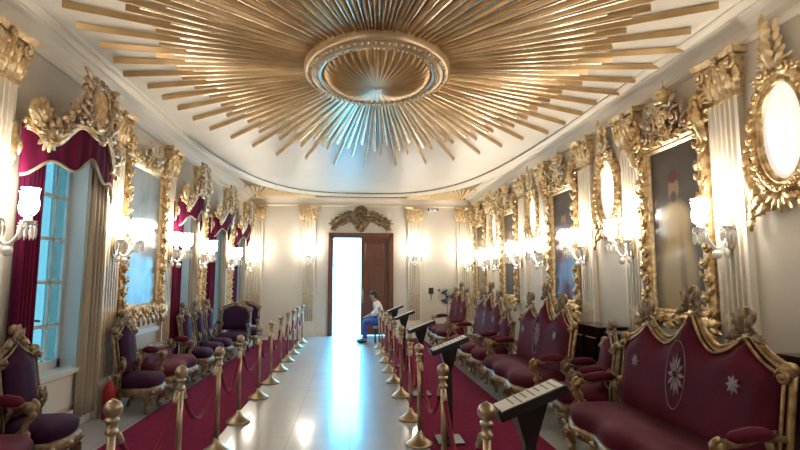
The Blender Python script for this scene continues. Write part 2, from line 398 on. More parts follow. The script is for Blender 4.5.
m = MB(); m.tube([(*rim_pt(pi * i / NA, -.035), 4.082) for i in range(NA + 1)], .014, 6); struct(m.build('trim_5', BRONZE))
for sx, side in ((-1, 'left'), (1, 'right')):
    ax, ay = CX + sx * 3.0, YB - .30
    m = MB()
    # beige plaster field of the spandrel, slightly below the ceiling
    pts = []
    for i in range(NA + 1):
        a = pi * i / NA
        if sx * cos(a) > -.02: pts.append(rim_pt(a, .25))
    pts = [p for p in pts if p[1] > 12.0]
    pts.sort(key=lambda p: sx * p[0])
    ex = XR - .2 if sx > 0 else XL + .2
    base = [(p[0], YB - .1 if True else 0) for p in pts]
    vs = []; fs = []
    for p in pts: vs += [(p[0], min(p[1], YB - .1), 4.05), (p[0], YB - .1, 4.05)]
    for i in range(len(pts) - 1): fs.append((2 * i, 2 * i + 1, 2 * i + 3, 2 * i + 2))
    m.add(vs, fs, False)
    fan = empty('corner_fan', (ax, ay, 4.03), 0, 'gilt ribbed fan in the far %s corner of the ceiling' % side, 'ceiling fan ornament', 'ceiling corner fans')
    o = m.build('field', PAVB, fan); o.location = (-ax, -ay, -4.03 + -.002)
    for q in range(19):
        a = R(-178 + 88 * q / 18) if sx > 0 else R(-2 - 88 * q / 18)
        dx, dy = cos(a), sin(a); L = .1
        while L < 1.7:
            x, y = ax + dx * L, ay + dy * L
            u = abs((x - CX) / 3.44) ** 3 + abs((y - CY) / 9.01) ** 3
            if u < 1.0 or x > XR - .22 or x < XL + .22: break
            L += .02
        L = max(.16, L - .03)
        r_ = MB(); wd = .5 * L * R(88 / 18) * .62
        px, py = -dy * wd, dx * wd
        r_.loft([[(dx * .06 + px * .1, dy * .06 + py * .1, .01), (dx * .06, dy * .06, -.012), (dx * .06 - px * .1, dy * .06 - py * .1, .01)],
                 [(dx * L + px, dy * L + py, .012), (dx * L, dy * L, -.05), (dx * L - px, dy * L - py, .012)]], False)
        r_.build('rib', FANR, fan)
    b = MB(); b.blob((0, 0, 0), (.11, .11, .05), 12, 6); b.build('boss', GOLD, fan)

sb = empty('ceiling_sunburst', (CX, CY, 4.09), 0, 'huge gilt sunburst of long rays spread over the ceiling around a round medallion', 'ceiling ornament')
NR = 192
def ray(mb, i, rt, w0, w1, drop, z0):
    a = 2 * pi * i / NR; dx, dy = cos(a), sin(a); r0 = .72
    px, py = -dy, dx
    def sec(r, w, zb, h): return [(dx * r + px * w, dy * r + py * w, zb), (dx * r + px * w * .25, dy * r + py * w * .25, zb - h), (dx * r - px * w * .25, dy * r - py * w * .25, zb - h), (dx * r - px * w, dy * r - py * w, zb)]
    mb.loft([sec(r0, w0, z0, drop * .6), sec(rt, w1, z0, drop)], False)
stuff = MB(); 
for i in range(NR):
    a = 2 * pi * i / NR; env = 1 / math.sqrt((cos(a) / (3.22 if cos(a) > 0 else 2.98)) ** 2 + (sin(a) / 5.1) ** 2)
    if i % 4 == 0: r = MB(); ray(r, i, env * rnd.uniform(.97, 1.02), .013, .027, .055, -.006); r.build('ray', GOLDR, sb)
    elif i % 4 == 2: r = MB(); ray(r, i, env * rnd.uniform(.76, .82), .013, .030, .045, -.004); r.build('ray', GOLDR, sb)
    else: ray(stuff, i, .78 + (env - .78) * (.60 if i % 4 == 1 else .69) * rnd.uniform(.95, 1.05), .013, .040, .032, -.001)
o = stuff.build('short_rays', GOLDRP, sb); o['kind'] = 'stuff'; o['label'] = 'short rays with painted pale door sheen between the long gilt rays'
def ell(rx, ry, z, n=96): return [(rx * cos(2 * pi * k / n), ry * sin(2 * pi * k / n), z) for k in range(n)]
m = MB(); m.loft([ell(.84, .97, -.02), ell(.84, .97, -.10), ell(.80, .93, -.13), ell(.77, .90, -.12), ell(.74, .87, -.14), ell(.71, .84, -.145), ell(.68, .81, -.13), ell(.66, .79, -.14), ell(.63, .76, -.12), ell(.62, .75, -.04)], True, False)
m.build('medallion_ring', RINGM, sb)
m = MB()
for k in range(72): a = 2 * pi * k / 72; m.blob((.785 * cos(a), .915 * sin(a), -.128), (.022, .022, .02), 6, 4)
for k in range(90): a = 2 * pi * k / 90; m.blob((.695 * cos(a), .825 * sin(a), -.145), (.017, .017, .016), 6, 4)
o = m.build('bead_moulding', GOLDP, sb); o['kind'] = 'stuff'
m = MB(); NP = 44; vs = []; nr = 9
for j in range(nr):
    t = j / (nr - 1); q = 1 - t
    for k in range(NP * 4):
        a = 2 * pi * k / (NP * 4); fl = [0, -.6, -1, -.6][k % 4] * .05 * q
        zz = -.05 - .19 * math.sqrt(max(0, 1 - q * q)) + fl * (.3 + q * .7); vs.append((.635 * q * cos(a), .765 * q * sin(a), zz))
n = NP * 4; fs = [(j * n + k, j * n + (k + 1) % n, (j + 1) * n + (k + 1) % n, (j + 1) * n + k) for j in range(nr - 1) for k in range(n)]
m.add(vs, fs, True); m.build('fluted_dome', GOLDR, sb)
m = MB(); m.blob((0, 0, -.245), (.03, .03, .025), 10, 6); m.build('boss', GOLDP, sb)

# ================================================================== PILASTERS
def make_pilaster(W=.40, top=3.80):
    root = empty('trim_10', kind='structure'); z0, z1 = .42, 3.34
    m = MB(); NF = 5; prof = [(-W / 2, 0), (-W / 2, -.07), (-W / 2 + .035, -.07)]
    fw = (W - .07) / NF
    for k in range(NF):
        xa = -W / 2 + .035 + k * fw
        prof += [(xa + fw * .14, -.07), (xa + fw * .24, -.034), (xa + fw * .5, -.016), (xa + fw * .76, -.034), (xa + fw * .86, -.07)]
    prof += [(W / 2 - .035, -.07), (W / 2, -.07), (W / 2, 0)]
    m.loft([[(x, y, z0) for x, y in prof], [(x, y, z1) for x, y in prof]], False); m.build('shaft', TRIMW, root)
    m = MB(); m.box(-W / 2 - .04, W / 2 + .04, -.10, 0, 0, .34); m.box(-W / 2 - .02, W / 2 + .02, -.095, 0, .34, .38); m.box(-W / 2 - .01, W / 2 + .01, -.085, 0, .38, .425); m.build('base', TRIMW, root)
    m = MB()
    for k in range(NF):
        xc = -W / 2 + .035 + (k + .5) * fw
        m.tube([(xc, -.052, .45), (xc, -.052, 1.26), (xc, -.058, 1.30)], [fw * .27, fw * .27, fw * .08], 8)
    m.build('reeding', GOLDP, root)
    m = MB(); h = W / 2
    m.box(-h - .01, h + .01, -.085, 0, z1, z1 + .035)
    m.loft([[(-h, 0, z1 + .03), (h, 0, z1 + .03), (h, -.07, z1 + .03), (-h, -.07, z1 + .03)], [(-h - .05, 0, top - .07), (h + .05, 0, top - .07), (h + .05, -.11, top - .07), (-h - .05, -.11, top - .07)]], False)
    m.loft([[(-h - .07, 0, top - .06), (h + .07, 0, top - .06), (h + .08, -.15, top - .06), (0, -.11, top - .06), (-h - .08, -.15, top - .06)], [(-h - .09, 0, top), (h + .09, 0, top), (h + .10, -.17, top), (0, -.13, top), (-h - .10, -.17, top)]], False)
    for k in range(4): leaf(m, -h + .05 + k * (W - .1) / 3, z1 + .04, pi / 2, .20, .13, -.07, .25, .45)
    for k in range(3): leaf(m, -h + .1 + k * (W - .2) / 2, z1 + .12, pi / 2, .24, .12, -.075, .2, .45)
    for s in (-1, 1):
        scroll(m, s * (h - .005), top - .13, pi / 2 - s * .3, .075, -s, .022, -.12, 1.3, 14, tail=.07)
        scroll(m, s * .07, top - .15, pi / 2 - s * .3, .055, -s, .017, -.11, 1.2, 12)
        leaf(m, s * h, z1 + .06, pi / 2 - s * .25, .22, .12, -.06, .2, .4)
    flower(m, 0, top - .05, .05, -.14)
    m.build('capital', GOLDP, root); return root
pil = Maker(make_pilaster)
PR = [1.5, 3.05, 4.5, 6.2, 7.5, 9.2, 10.45, 12.05, 13.05, 14.9]; PL = [-.2, 2.3, 4.5, 6.72, 8.72, 10.28, 12.62, 14.85]
tn = 10
for y in PR: pil((XR, y, 0), FR, None, None, kind='structure', name='trim_%d' % tn); tn += 1
for y in PL: pil((XL, y, 0), FL, None, None, kind='structure', name='trim_%d' % tn); tn += 1
for x in (-2.77, -1.25, 1.88, 3.38): pil((x, YB, 0), 0, None, None, kind='structure', name='trim_%d' % tn); tn += 1

# ================================================================== SCONCES
def make_sconce():
    root = empty('wall_sconce')
    m = MB(); m.prism([(.07 * cos(a), .16 * sin(a)) for a in [2 * pi * k / 20 for k in range(20)]], -.025, 0); m.blob((0, -.03, 0), (.05, .03, .11)); m.build('backplate', BRASS, root)
    for k, (dx, dy) in enumerate(((-.19, -.17), (0, -.30), (.19, -.17))):
        a = MB(); pts = []
        for t in [q / 10 for q in range(11)]:
            pts.append((dx * t, -.03 + (dy + .03) * t, -.02 - .13 * sin(pi * min(1, t * 1.15)) + .04 * t)); 
        a.tube(pts, .014, 8); arm = a.build('arm', CRYSTAL, root)
        c = MB(); M_ = M4.Translation((dx, dy, .02)); c.lathe([(.012, 0), (.05, .02), (.065, .04), (.03, .045), (.022, .10), (.035, .11)], 14, M_); c.build('cup', CRYSTAL, root)
        dr = MB()
        for q in range(9):
            an = 2 * pi * q / 9; x, y = dx + .058 * cos(an), dy + .058 * sin(an)
            dr.blob((x, y, .03), .010, 6, 4); dr.loft([[(x + rr * cos(b), y + rr * sin(b), z) for b in (0, pi / 2, pi, 3 * pi / 2)] for rr, z in ((.003, .02), (.012, -.01), (.010, -.05), (.002, -.085))], False)
        o = dr.build('crystal_drops', CRYSTAL, root); o['kind'] = 'stuff'
        s_ = MB(); s_.lathe([(.035, .10), (.062, .13), (.070, .19), (.058, .25), (.064, .30), (.072, .315), (.064, .312), (.05, .25), (.06, .19), (.05, .13)], 16, M_); s_.build('shade', SHADE, root)
    m = MB(); m.blob((0, -.15, -.19), .045, 8, 6); m.tube([(0, -.14, -.14), (0, -.15, -.19)], .008, 6); m.blob((0, -.05, -.17), (.03, .03, .05)); m.build('pendant', CRYSTAL, root)
    return root
sconce = Maker(make_sconce)
ORD = ['first', 'second', 'third', 'fourth', 'fifth', 'sixth', 'seventh', 'eighth', 'ninth', 'tenth', 'eleventh', 'twelfth', 'thirteenth']
LIGHTS = []
def put_sconce(x, y, z, rz, n, label):
    sconce((x + n[0] * .07, y + n[1] * .07, z), rz, label, 'wall light', 'crystal wall sconces')
    LIGHTS.append((x + n[0] * .26, y + n[1] * .26, z + .42))
k = 0
for y in PR:
    if y < 4: continue
    put_sconce(XR, y, 2.05, FR, (-1, 0), 'lit crystal sconce on the %s fluted pilaster from the front, right wall' % ORD[k]); k += 1
k = 0
for y in PL:
    if y < 4: continue
    put_sconce(XL, y, 2.05, FL, (1, 0), 'lit crystal sconce on the %s pilaster from the front, left window wall' % ORD[k]); k += 1
put_sconce(-1.25, YB, 2.25, 0, (0, -1), 'lit crystal sconce on the back wall pilaster left of the doorway')
put_sconce(1.88, YB, 2.25, 0, (0, -1), 'lit crystal sconce on the back wall pilaster right of the doorway')

# added sconces, out of view, put in to light the viewer's end
for (y, lab) in ((3.05, 'added out-of-view crystal sconce on the right wall, nearer than every framed portrait'), (1.5, 'added out-of-view crystal sconce on the right wall, next to the viewer')):
    put_sconce(XR, y, 2.05, FR, (-1, 0), lab)
for (y, lab) in ((2.3, 'added out-of-view crystal sconce on the left wall, nearer than every window'), (-.2, 'added out-of-view crystal sconce on the left wall, behind the viewer')):
    put_sconce(XL, y, 2.05, FL, (1, 0), lab)

# ================================================================== PORTRAITS, OVAL PANELS, MIRRORS
def make_portrait(pm, seed):
    rn = random.Random(seed)
    root = empty('framed_portrait'); W, H = 1.24, 2.22; hx, z0, z1 = W / 2, 0, H
    m = MB(); rect_rail(m, -hx + .02, hx - .02, z0 + .02, z1 - .02, [(0, 0), (0, -.06), (.05, -.10), (.10, -.08), (.13, -.05)])
    for p, q in (((-hx + .08, z0 + .1), (-hx + .08, z1 - .1)), ((hx - .08, z0 + .1), (hx - .08, z1 - .1))): carved_run(m, p, q, .16, -.08, rn=rn)
    carved_run(m, (-hx + .15, z0 + .07), (hx - .15, z0 + .07), .16, -.08, rn=rn); carved_run(m, (-hx + .15, z1 - .07), (hx - .15, z1 - .07), .16, -.08, rn=rn)
    for sx in (-1, 1):
        for sz, zz in ((-1, z0 + .06), (1, z1 - .06)):
            for q in range(5): leaf(m, sx * (hx - .1), zz, math.atan2(sz, sx) + (q - 2) * .5, .22 if q != 2 else .27, .12, -.09)
            scroll(m, sx * (hx - .09), zz, math.atan2(sz, sx), .09, sx * sz, .026, -.13)
        scroll(m, sx * (hx - .02), z1 + .10, -pi / 2, .12, -sx, .035, -.12, 1.3, 18, tail=.12)
        leaf(m, sx * (hx + .02), z1 - .30, pi / 2, .42, .16, -.1, .3, .4); shell(m, sx * (hx - .02), z1 + .1, .13, -.1)
    m.build('frame', GOLD, root)
    m = MB(); rect_rail(m, -hx + .14, hx - .14, z0 + .14, z1 - .14, [(-.02, -.03), (0, -.055), (.03, -.06), (.055, -.035), (.055, -.01)]); m.build('inner_moulding', GOLDP, root)
    c = MB(); c.box(-hx + .12, hx - .12, -.025, 0, -(z1 - z0) / 2 + .12, (z1 - z0) / 2 - .12); o = c.build('canvas', pm, root); o.location = (0, 0, (z0 + z1) / 2)
    m = MB(); zc = z1 + .12
    m.prism([(.21 * cos(a), zc + .20 * sin(a)) for a in [2 * pi * k / 28 for k in range(28)]], -.09, 0)
    for s in (-1, 1):
        scroll(m, s * .23, zc - .02, pi / 2, .10, s, .03, -.12, 1.3, 18, tail=.1); scroll(m, s * .40, zc - .12, pi / 2, .085, s, .026, -.11, 1.3, 16, tail=.1)
        leaf(m, s * .12, zc + .1, pi / 2 - s * .9, .22, .1, -.1); leaf(m, s * .3, zc - .02, pi / 2 - s * .8, .2, .1, -.1); leaf(m, s * .45, zc - .1, -s * .2 + (0 if s > 0 else pi), .16, .09, -.1)
    m.build('crest', GOLDS, root)
    m = MB(); scroll(m, 0, zc, 0, .10, 1, .03, -.12, 1.6, 20); m.tube([(.17 * cos(a), -.10, zc + .17 * sin(a)) for a in [2 * pi * k / 24 for k in range(24)]], .022, 6, closed=True)
    for q in range(6): leaf(m, 0, zc, 2 * pi * q / 6, .14, .06, -.11)
    m.build('cartouche', GOLDP, root)
    m = MB(); zt = zc + .19; m.lathe([(.10, 0), (.105, .02), (.09, .03), (.12, .09), (.10, .13), (.03, .17), (.015, .18)], 14, M4.Translation((0, -.10, zt)))
    m.blob((0, -.1, zt + .20), .022, 6, 5); m.tube([(0, -.1, zt + .2), (0, -.1, zt + .28)], .008, 6); m.build('crown', GOLDP, root)
    return root
PORT = [(5.36, 'gilt-framed portrait of a bearded figure in a golden robe, nearest on the right wall'),
        (8.38, 'large gilt-framed dark portrait on the right wall, second from the front'),
        (11.35, 'large gilt-framed dark portrait on the right wall, third from the front'),
        (14.0, 'large gilt-framed dark portrait on the right wall nearest the back corner')]
for i, (y, lab) in enumerate(PORT):
    o = make_portrait(PAINT[i], i + 3); o.location = (XR, y, 1.10); o.rotation_euler.z = FR; tag(o, lab, 'painting', 'gilt-framed portraits')

def make_oval():
    root = empty('oval_panel'); rx, rz = .215, .42
    m = MB(); oval_rail(m, rx, rz, [(-.01, -.02), (0, -.06), (.03, -.075), (.05, -.06), (.06, -.075), (.10, -.085), (.125, -.06), (.13, 0)], 0, 48)
    for q in range(36): a = 2 * pi * q / 36; m.blob(((rx + .08) * cos(a), -.085, (rz + .08) * sin(a)), (.022, .018, .022), 6, 4)
    for q in range(26):
        a = 2 * pi * (q + .5) / 26
        if abs(cos(a)) < .25: continue
        leaf(m, (rx + .10) * cos(a), (rz + .10) * sin(a), a + (pi / 2 if cos(a) * 1 > 0 else -pi / 2) * .85, .12, .075, -.05)
    for s in (-1, 1):
        for q in range(7):
            t = q / 6; leaf(m, s * (.12 + .24 * sin(t * 1.5)), -rz - .16 + t * .5, -pi / 2 + s * (.9 - .9 * t), .20, .12, -.05); flower(m, s * (.13 + .23 * sin(t * 1.5)), -rz - .15 + t * .48, .035, -.08)
        for q in range(5): leaf(m, s * .35, -.40 + -q * .07, -pi / 2 - s * (.3 - .1 * q), .15, .10, -.05)
    for q in range(5): leaf(m, 0, -rz - .12, -pi / 2 + (q - 2) * .6, .17, .09, -.07)
    m.build('frame', GOLD, root)
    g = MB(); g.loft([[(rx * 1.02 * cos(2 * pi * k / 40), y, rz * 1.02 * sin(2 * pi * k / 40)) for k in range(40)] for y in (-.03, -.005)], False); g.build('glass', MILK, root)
    m = MB(); zb = rz + .12
    for q in range(4):
        z = zb + q * .09
        for s in (-1, 1): leaf(m, s * .015, z, pi / 2 - s * (.75 - .1 * q), .20 - .015 * q, .10, -.06)
    leaf(m, 0, zb + .2, pi / 2 + .1, .30, .13, -.07); leaf(m, 0, zb, pi / 2, .3, .14, -.08)
    for s in (-1, 1): scroll(m, s * .12, zb - .02, pi / 2, .07, s, .022, -.08, 1.3, 14, tail=.08); flower(m, s * .2, zb - .04, .05, -.08)
    m.build('crest', GOLDP, root); return root
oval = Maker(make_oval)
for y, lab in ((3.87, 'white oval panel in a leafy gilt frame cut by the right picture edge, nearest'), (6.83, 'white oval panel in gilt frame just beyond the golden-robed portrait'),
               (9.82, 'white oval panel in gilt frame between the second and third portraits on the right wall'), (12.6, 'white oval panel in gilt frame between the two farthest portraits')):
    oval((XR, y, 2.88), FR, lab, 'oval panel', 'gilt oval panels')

def make_mirror(W, H, seed, crest=True):
    rn = random.Random(seed); root = empty('wall_mirror'); hx = W / 2
    m = MB(); rect_rail(m, -hx + .02, hx - .02, .02, H - .02, [(0, 0), (0, -.06), (.05, -.10), (.10, -.07), (.12, -.03)])
    fw = .15 if W > 1 else .11
    for s in (-1, 1): carved_run(m, (s * (hx - .07), .1), (s * (hx - .07), H - .1), fw, -.08, rn=rn)
    carved_run(m, (-hx + .12, .05), (hx - .12, .05), fw * 1.2, -.08, rn=rn); carved_run(m, (-hx + .12, H - .05), (hx - .12, H - .05), fw * 1.2, -.08, rn=rn)
    if W > 1:
        for q in range(9): x = -hx + .1 + q * (W - .2) / 8; leaf(m, x, .02, -pi / 2 + (q - 4) * .1, .17, .1, -.07)
    for s in (-1, 1):
        for zz, sz in ((.05, -1), (H - .05, 1)):
            for q in range(5): leaf(m, s * (hx - .08), zz, math.atan2(sz, s) + (q - 2) * .5, .2, .11, -.09)
            scroll(m, s * (hx - .07), zz, math.atan2(sz, s), .08, s * sz, .024, -.12)
        if crest: scroll(m, s * (hx - .05), H + .10, -pi / 2, .11, -s, .03, -.11, 1.3, 18, tail=.1); shell(m, s * (hx - .06), H + .08, .12, -.1)
    m.build('frame', GOLD, root)
    m = MB(); rect_rail(m, -hx + .12, hx - .12, .12, H - .12, [(-.02, -.03), (0, -.05), (.02, -.055), (.04, -.03), (.04, -.01)]); m.build('inner_moulding', GOLDP, root)
    c = MB(); c.box(-hx + .1, hx - .1, -.025, -.002, -H / 2 + .1, H / 2 - .1); o = c.build('glass', PAINTHAZE, root); o.location = (0, 0, H / 2)
    if crest:
        m = MB(); zc = H + .05
        for s in (-1, 1): scroll(m, s * .17, zc, pi / 2, .09, s, .026, -.1, 1.3, 16, tail=.1); leaf(m, s * .06, zc, pi / 2 - s * .5, .24, .1, -.1); leaf(m, s * .25, zc - .02, pi / 2 - s * 1.0, .2, .09, -.1)
        shell(m, 0, zc, .14, -.1); m.build('crest', GOLDS, root)
    return root
o = make_mirror(1.5, 2.25, 11); o.location = (XL, 7.72, 1.12); o.rotation_euler.z = FL; tag(o, 'wide gilt-framed mirror with painted blue-grey reflection on the left wall above the settee', 'mirror', 'gilt mirrors on the left wall')
for y, lab in ((10.66, 'narrow gilt pier mirror between the second and third windows on the left'), (12.95, 'narrow gilt pier mirror between the two farthest windows on the left')):
    o = make_mirror(.5, 2.6, int(y * 10), False); o.location = (XL, y - .08 if y < 11 else y + .0, .95); o.rotation_euler.z = FL; tag(o, lab, 'mirror', 'gilt mirrors on the left wall')

# ================================================================== WINDOW DRESSING
def make_pelmet(hw):
    root = empty('window_pelmet')
    S = hw / .85
    dep = lambda x: .17 + .18 * cos(pi * .5 * min(1, abs(x) / hw)) ** .8
    arch = lambda x: 2.94 + .24 * max(0, cos(pi * .5 * min(1, abs(x) / (hw * .72)))) ** 1.2 - .05 * cos(3 * pi * x / hw)
    bot = lambda x: 2.72 + .06 * cos(pi * x / hw * 3) - .12 * (abs(x) / hw) ** 2 + .10 * max(0, 1 - abs(x) / hw / .6)
    m = MB()
    def fn(u, v):
        x = -hw + 2 * hw * u; z = bot(x) + (arch(x) + .03 - bot(x)) * v
        return (x, -dep(x) + .03 - .012 * sin(u * 60) * (1 - v * .7), z)
    m.grid(fn, 72, 8); val = m.build('valance', DRAPE, root, .012)
    m = MB(); m.tube([(-hw + 2 * hw * q / 60, -dep(-hw + 2 * hw * q / 60) + .02, bot(-hw + 2 * hw * q / 60)) for q in range(61)], .016, 6); m.build('fringe', DRAPEB, val)
    m = MB()
    pts = [(-hw + 2 * hw * q / 60, -dep(-hw + 2 * hw * q / 60), arch(-hw + 2 * hw * q / 60)) for q in range(61)]
    m.tube(pts, .030, 8); m.tube([(x, y + .02, z + .05) for x, y, z in pts], .035, 8); m.tube([(x, y - .01, z - .03) for x, y, z in pts], .012, 6)
    for s in (-1, 1):
        m.tube([(s * hw, 0, arch(hw)), (s * hw, -.1, arch(hw))], .03, 8); m.tube([(s * hw, -.09, arch(hw)), (s * hw, -.09, 2.72), (s * (hw + .02), -.09, 2.62)], [.03, .025, .012], 8)
        leaf(m, s * hw, 2.90, -pi / 2, .18, .09, -.10)
    m.build('gilt_rail', GOLDP, root)
    for s in (-1, 1):                                 # corner scroll groups
        m = MB(); x = s * hw * .88; y0 = -dep(x) + .03
        scroll(m, x, 3.12, pi / 2, .13, -s, .042, y0 - .03, 1.5, 20, tail=.1); scroll(m, x - s * .19, 3.06, 0, .09, s, .028, y0 - .05, 1.3, 16, tail=.08)
        for q in range(6): leaf(m, x - s * .02, 3.02, pi / 2 + s * (.9 - q * .42), .23, .13, y0 - .02)
        for q in range(4): leaf(m, x - s * .08, 2.98, -pi / 2 + (q - 1.5) * .45, .19, .11, y0 - .03)
        shell(m, x - s * .07, 2.93, .10, y0 - .05); m.build('corner_scroll', GOLDP, root)
    m = MB()                                          # sloping foliage up to the crown
    for s in (-1, 1):
        for q in range(8):
            t = q / 7; x = s * hw * (.70 - .52 * t); y0 = -dep(x) + .02; z = arch(x) + .06
            leaf(m, x, z, pi / 2 - s * (.7 - t * .9), .20 + .06 * t, .12, y0); leaf(m, x, z - .02, pi / 2 + s * .8, .16, .1, y0 - .02)
            flower(m, x + s * .03, z + .09, .045 + .012 * t, y0 - .04)
            if q % 2 == 0: scroll(m, x, z + .06, pi, .07 + .02 * t, s, .024, y0 - .04, 1.3, 14)
    m.build('foliage', GOLDS, root)
    m = MB(); y0 = -dep(0); zc = 3.43; K = 1.35 if hw > .7 else 1.0
    m.prism([(.10 * K * cos(a), zc + .19 * sin(a)) for a in [2 * pi * k / 24 for k in range(24)]], y0 - .04, y0 + .1)
    m.build('cartouche', GOLDP, root)
    m = MB()
    m.tube([(.13 * K * cos(a), y0 - .03, zc + .22 * sin(a)) for a in [2 * pi * k / 24 for k in range(24)]], .028, 7, closed=True)
    for s in (-1, 1):
        for q in range(5): scroll(m, s * K * (.18 + .03 * (q % 2)), zc - .2 + q * .1, (0 if s > 0 else pi), .065, s, .024, y0 - .02, 1.3, 14)
        for q in range(5): leaf(m, s * .14 * K, zc - .2 + q * .1, (0 if s > 0 else pi) + s * .5, .17 * K, .1, y0)
    for q in range(7): a = pi * q / 6; flower(m, .17 * K * cos(a), zc + .20 + .06 * sin(a), .055, y0 - .03)
    shell(m, 0, 3.12, .09, y0 - .05, -pi, 0); m.build('crown_cluster', GOLDS, root)
    return root
for k, (c, lab) in enumerate(zip(WIN, ('carved gilt pelmet with crimson valance over the nearest window, left', 'carved gilt pelmet with crimson valance just beyond the wide left-wall mirror',
                                       'carved gilt pelmet with crimson valance over the third window from the front', 'carved gilt pelmet with crimson valance over the farthest left window'))):
    o = make_pelmet(.86 if k == 0 else .62); o.location = (XL, c, 0); o.rotation_euler.z = FL; tag(o, lab, 'pelmet', 'gilt window pelmets')

def curtain(x0, x1, z0, z1, mt, folds, depth=.035):
    m = MB()
    def fn(u, v):
        x = x0 + (x1 - x0) * u; f = folds * 2 * pi * u
        sq = 1 - .22 * sin(pi * v) * (1 - u if x0 < 0 else u)
        cx = x0 if x0 < 0 else x1
        return (cx + (x - cx) * sq, -.07 + depth * sin(f + .4 * sin(v * 5)) , z0 + (z1 - z0) * v)
    m.grid(fn, folds * 8, 14); return m.build('curtain', mt, None, .012)
WN = ['nearest', 'second', 'third', 'farthest']
for k, (c, h) in enumerate(zip(WIN, WHW)):
    o = curtain(-h - (.14 if k else .06), -h + (.27 if k else .22), .12, 2.95, DRAPE, 5); o.location = (XL, c, 0); o.rotation_euler.z = FL
    tag(o, 'crimson velvet curtain hanging on the near side of the %s left-wall window' % WN[k], 'curtain', 'window curtains')
    o = curtain(h - .10, h + .25 - (.06 if k else 0), .12, 2.9, DRAPEB, 4); o.location = (XL, c, 0); o.rotation_euler.z = FL
    tag(o, 'greige curtain gathered on the far side of the %s left-wall window' % WN[k], 'curtain', 'window curtains')

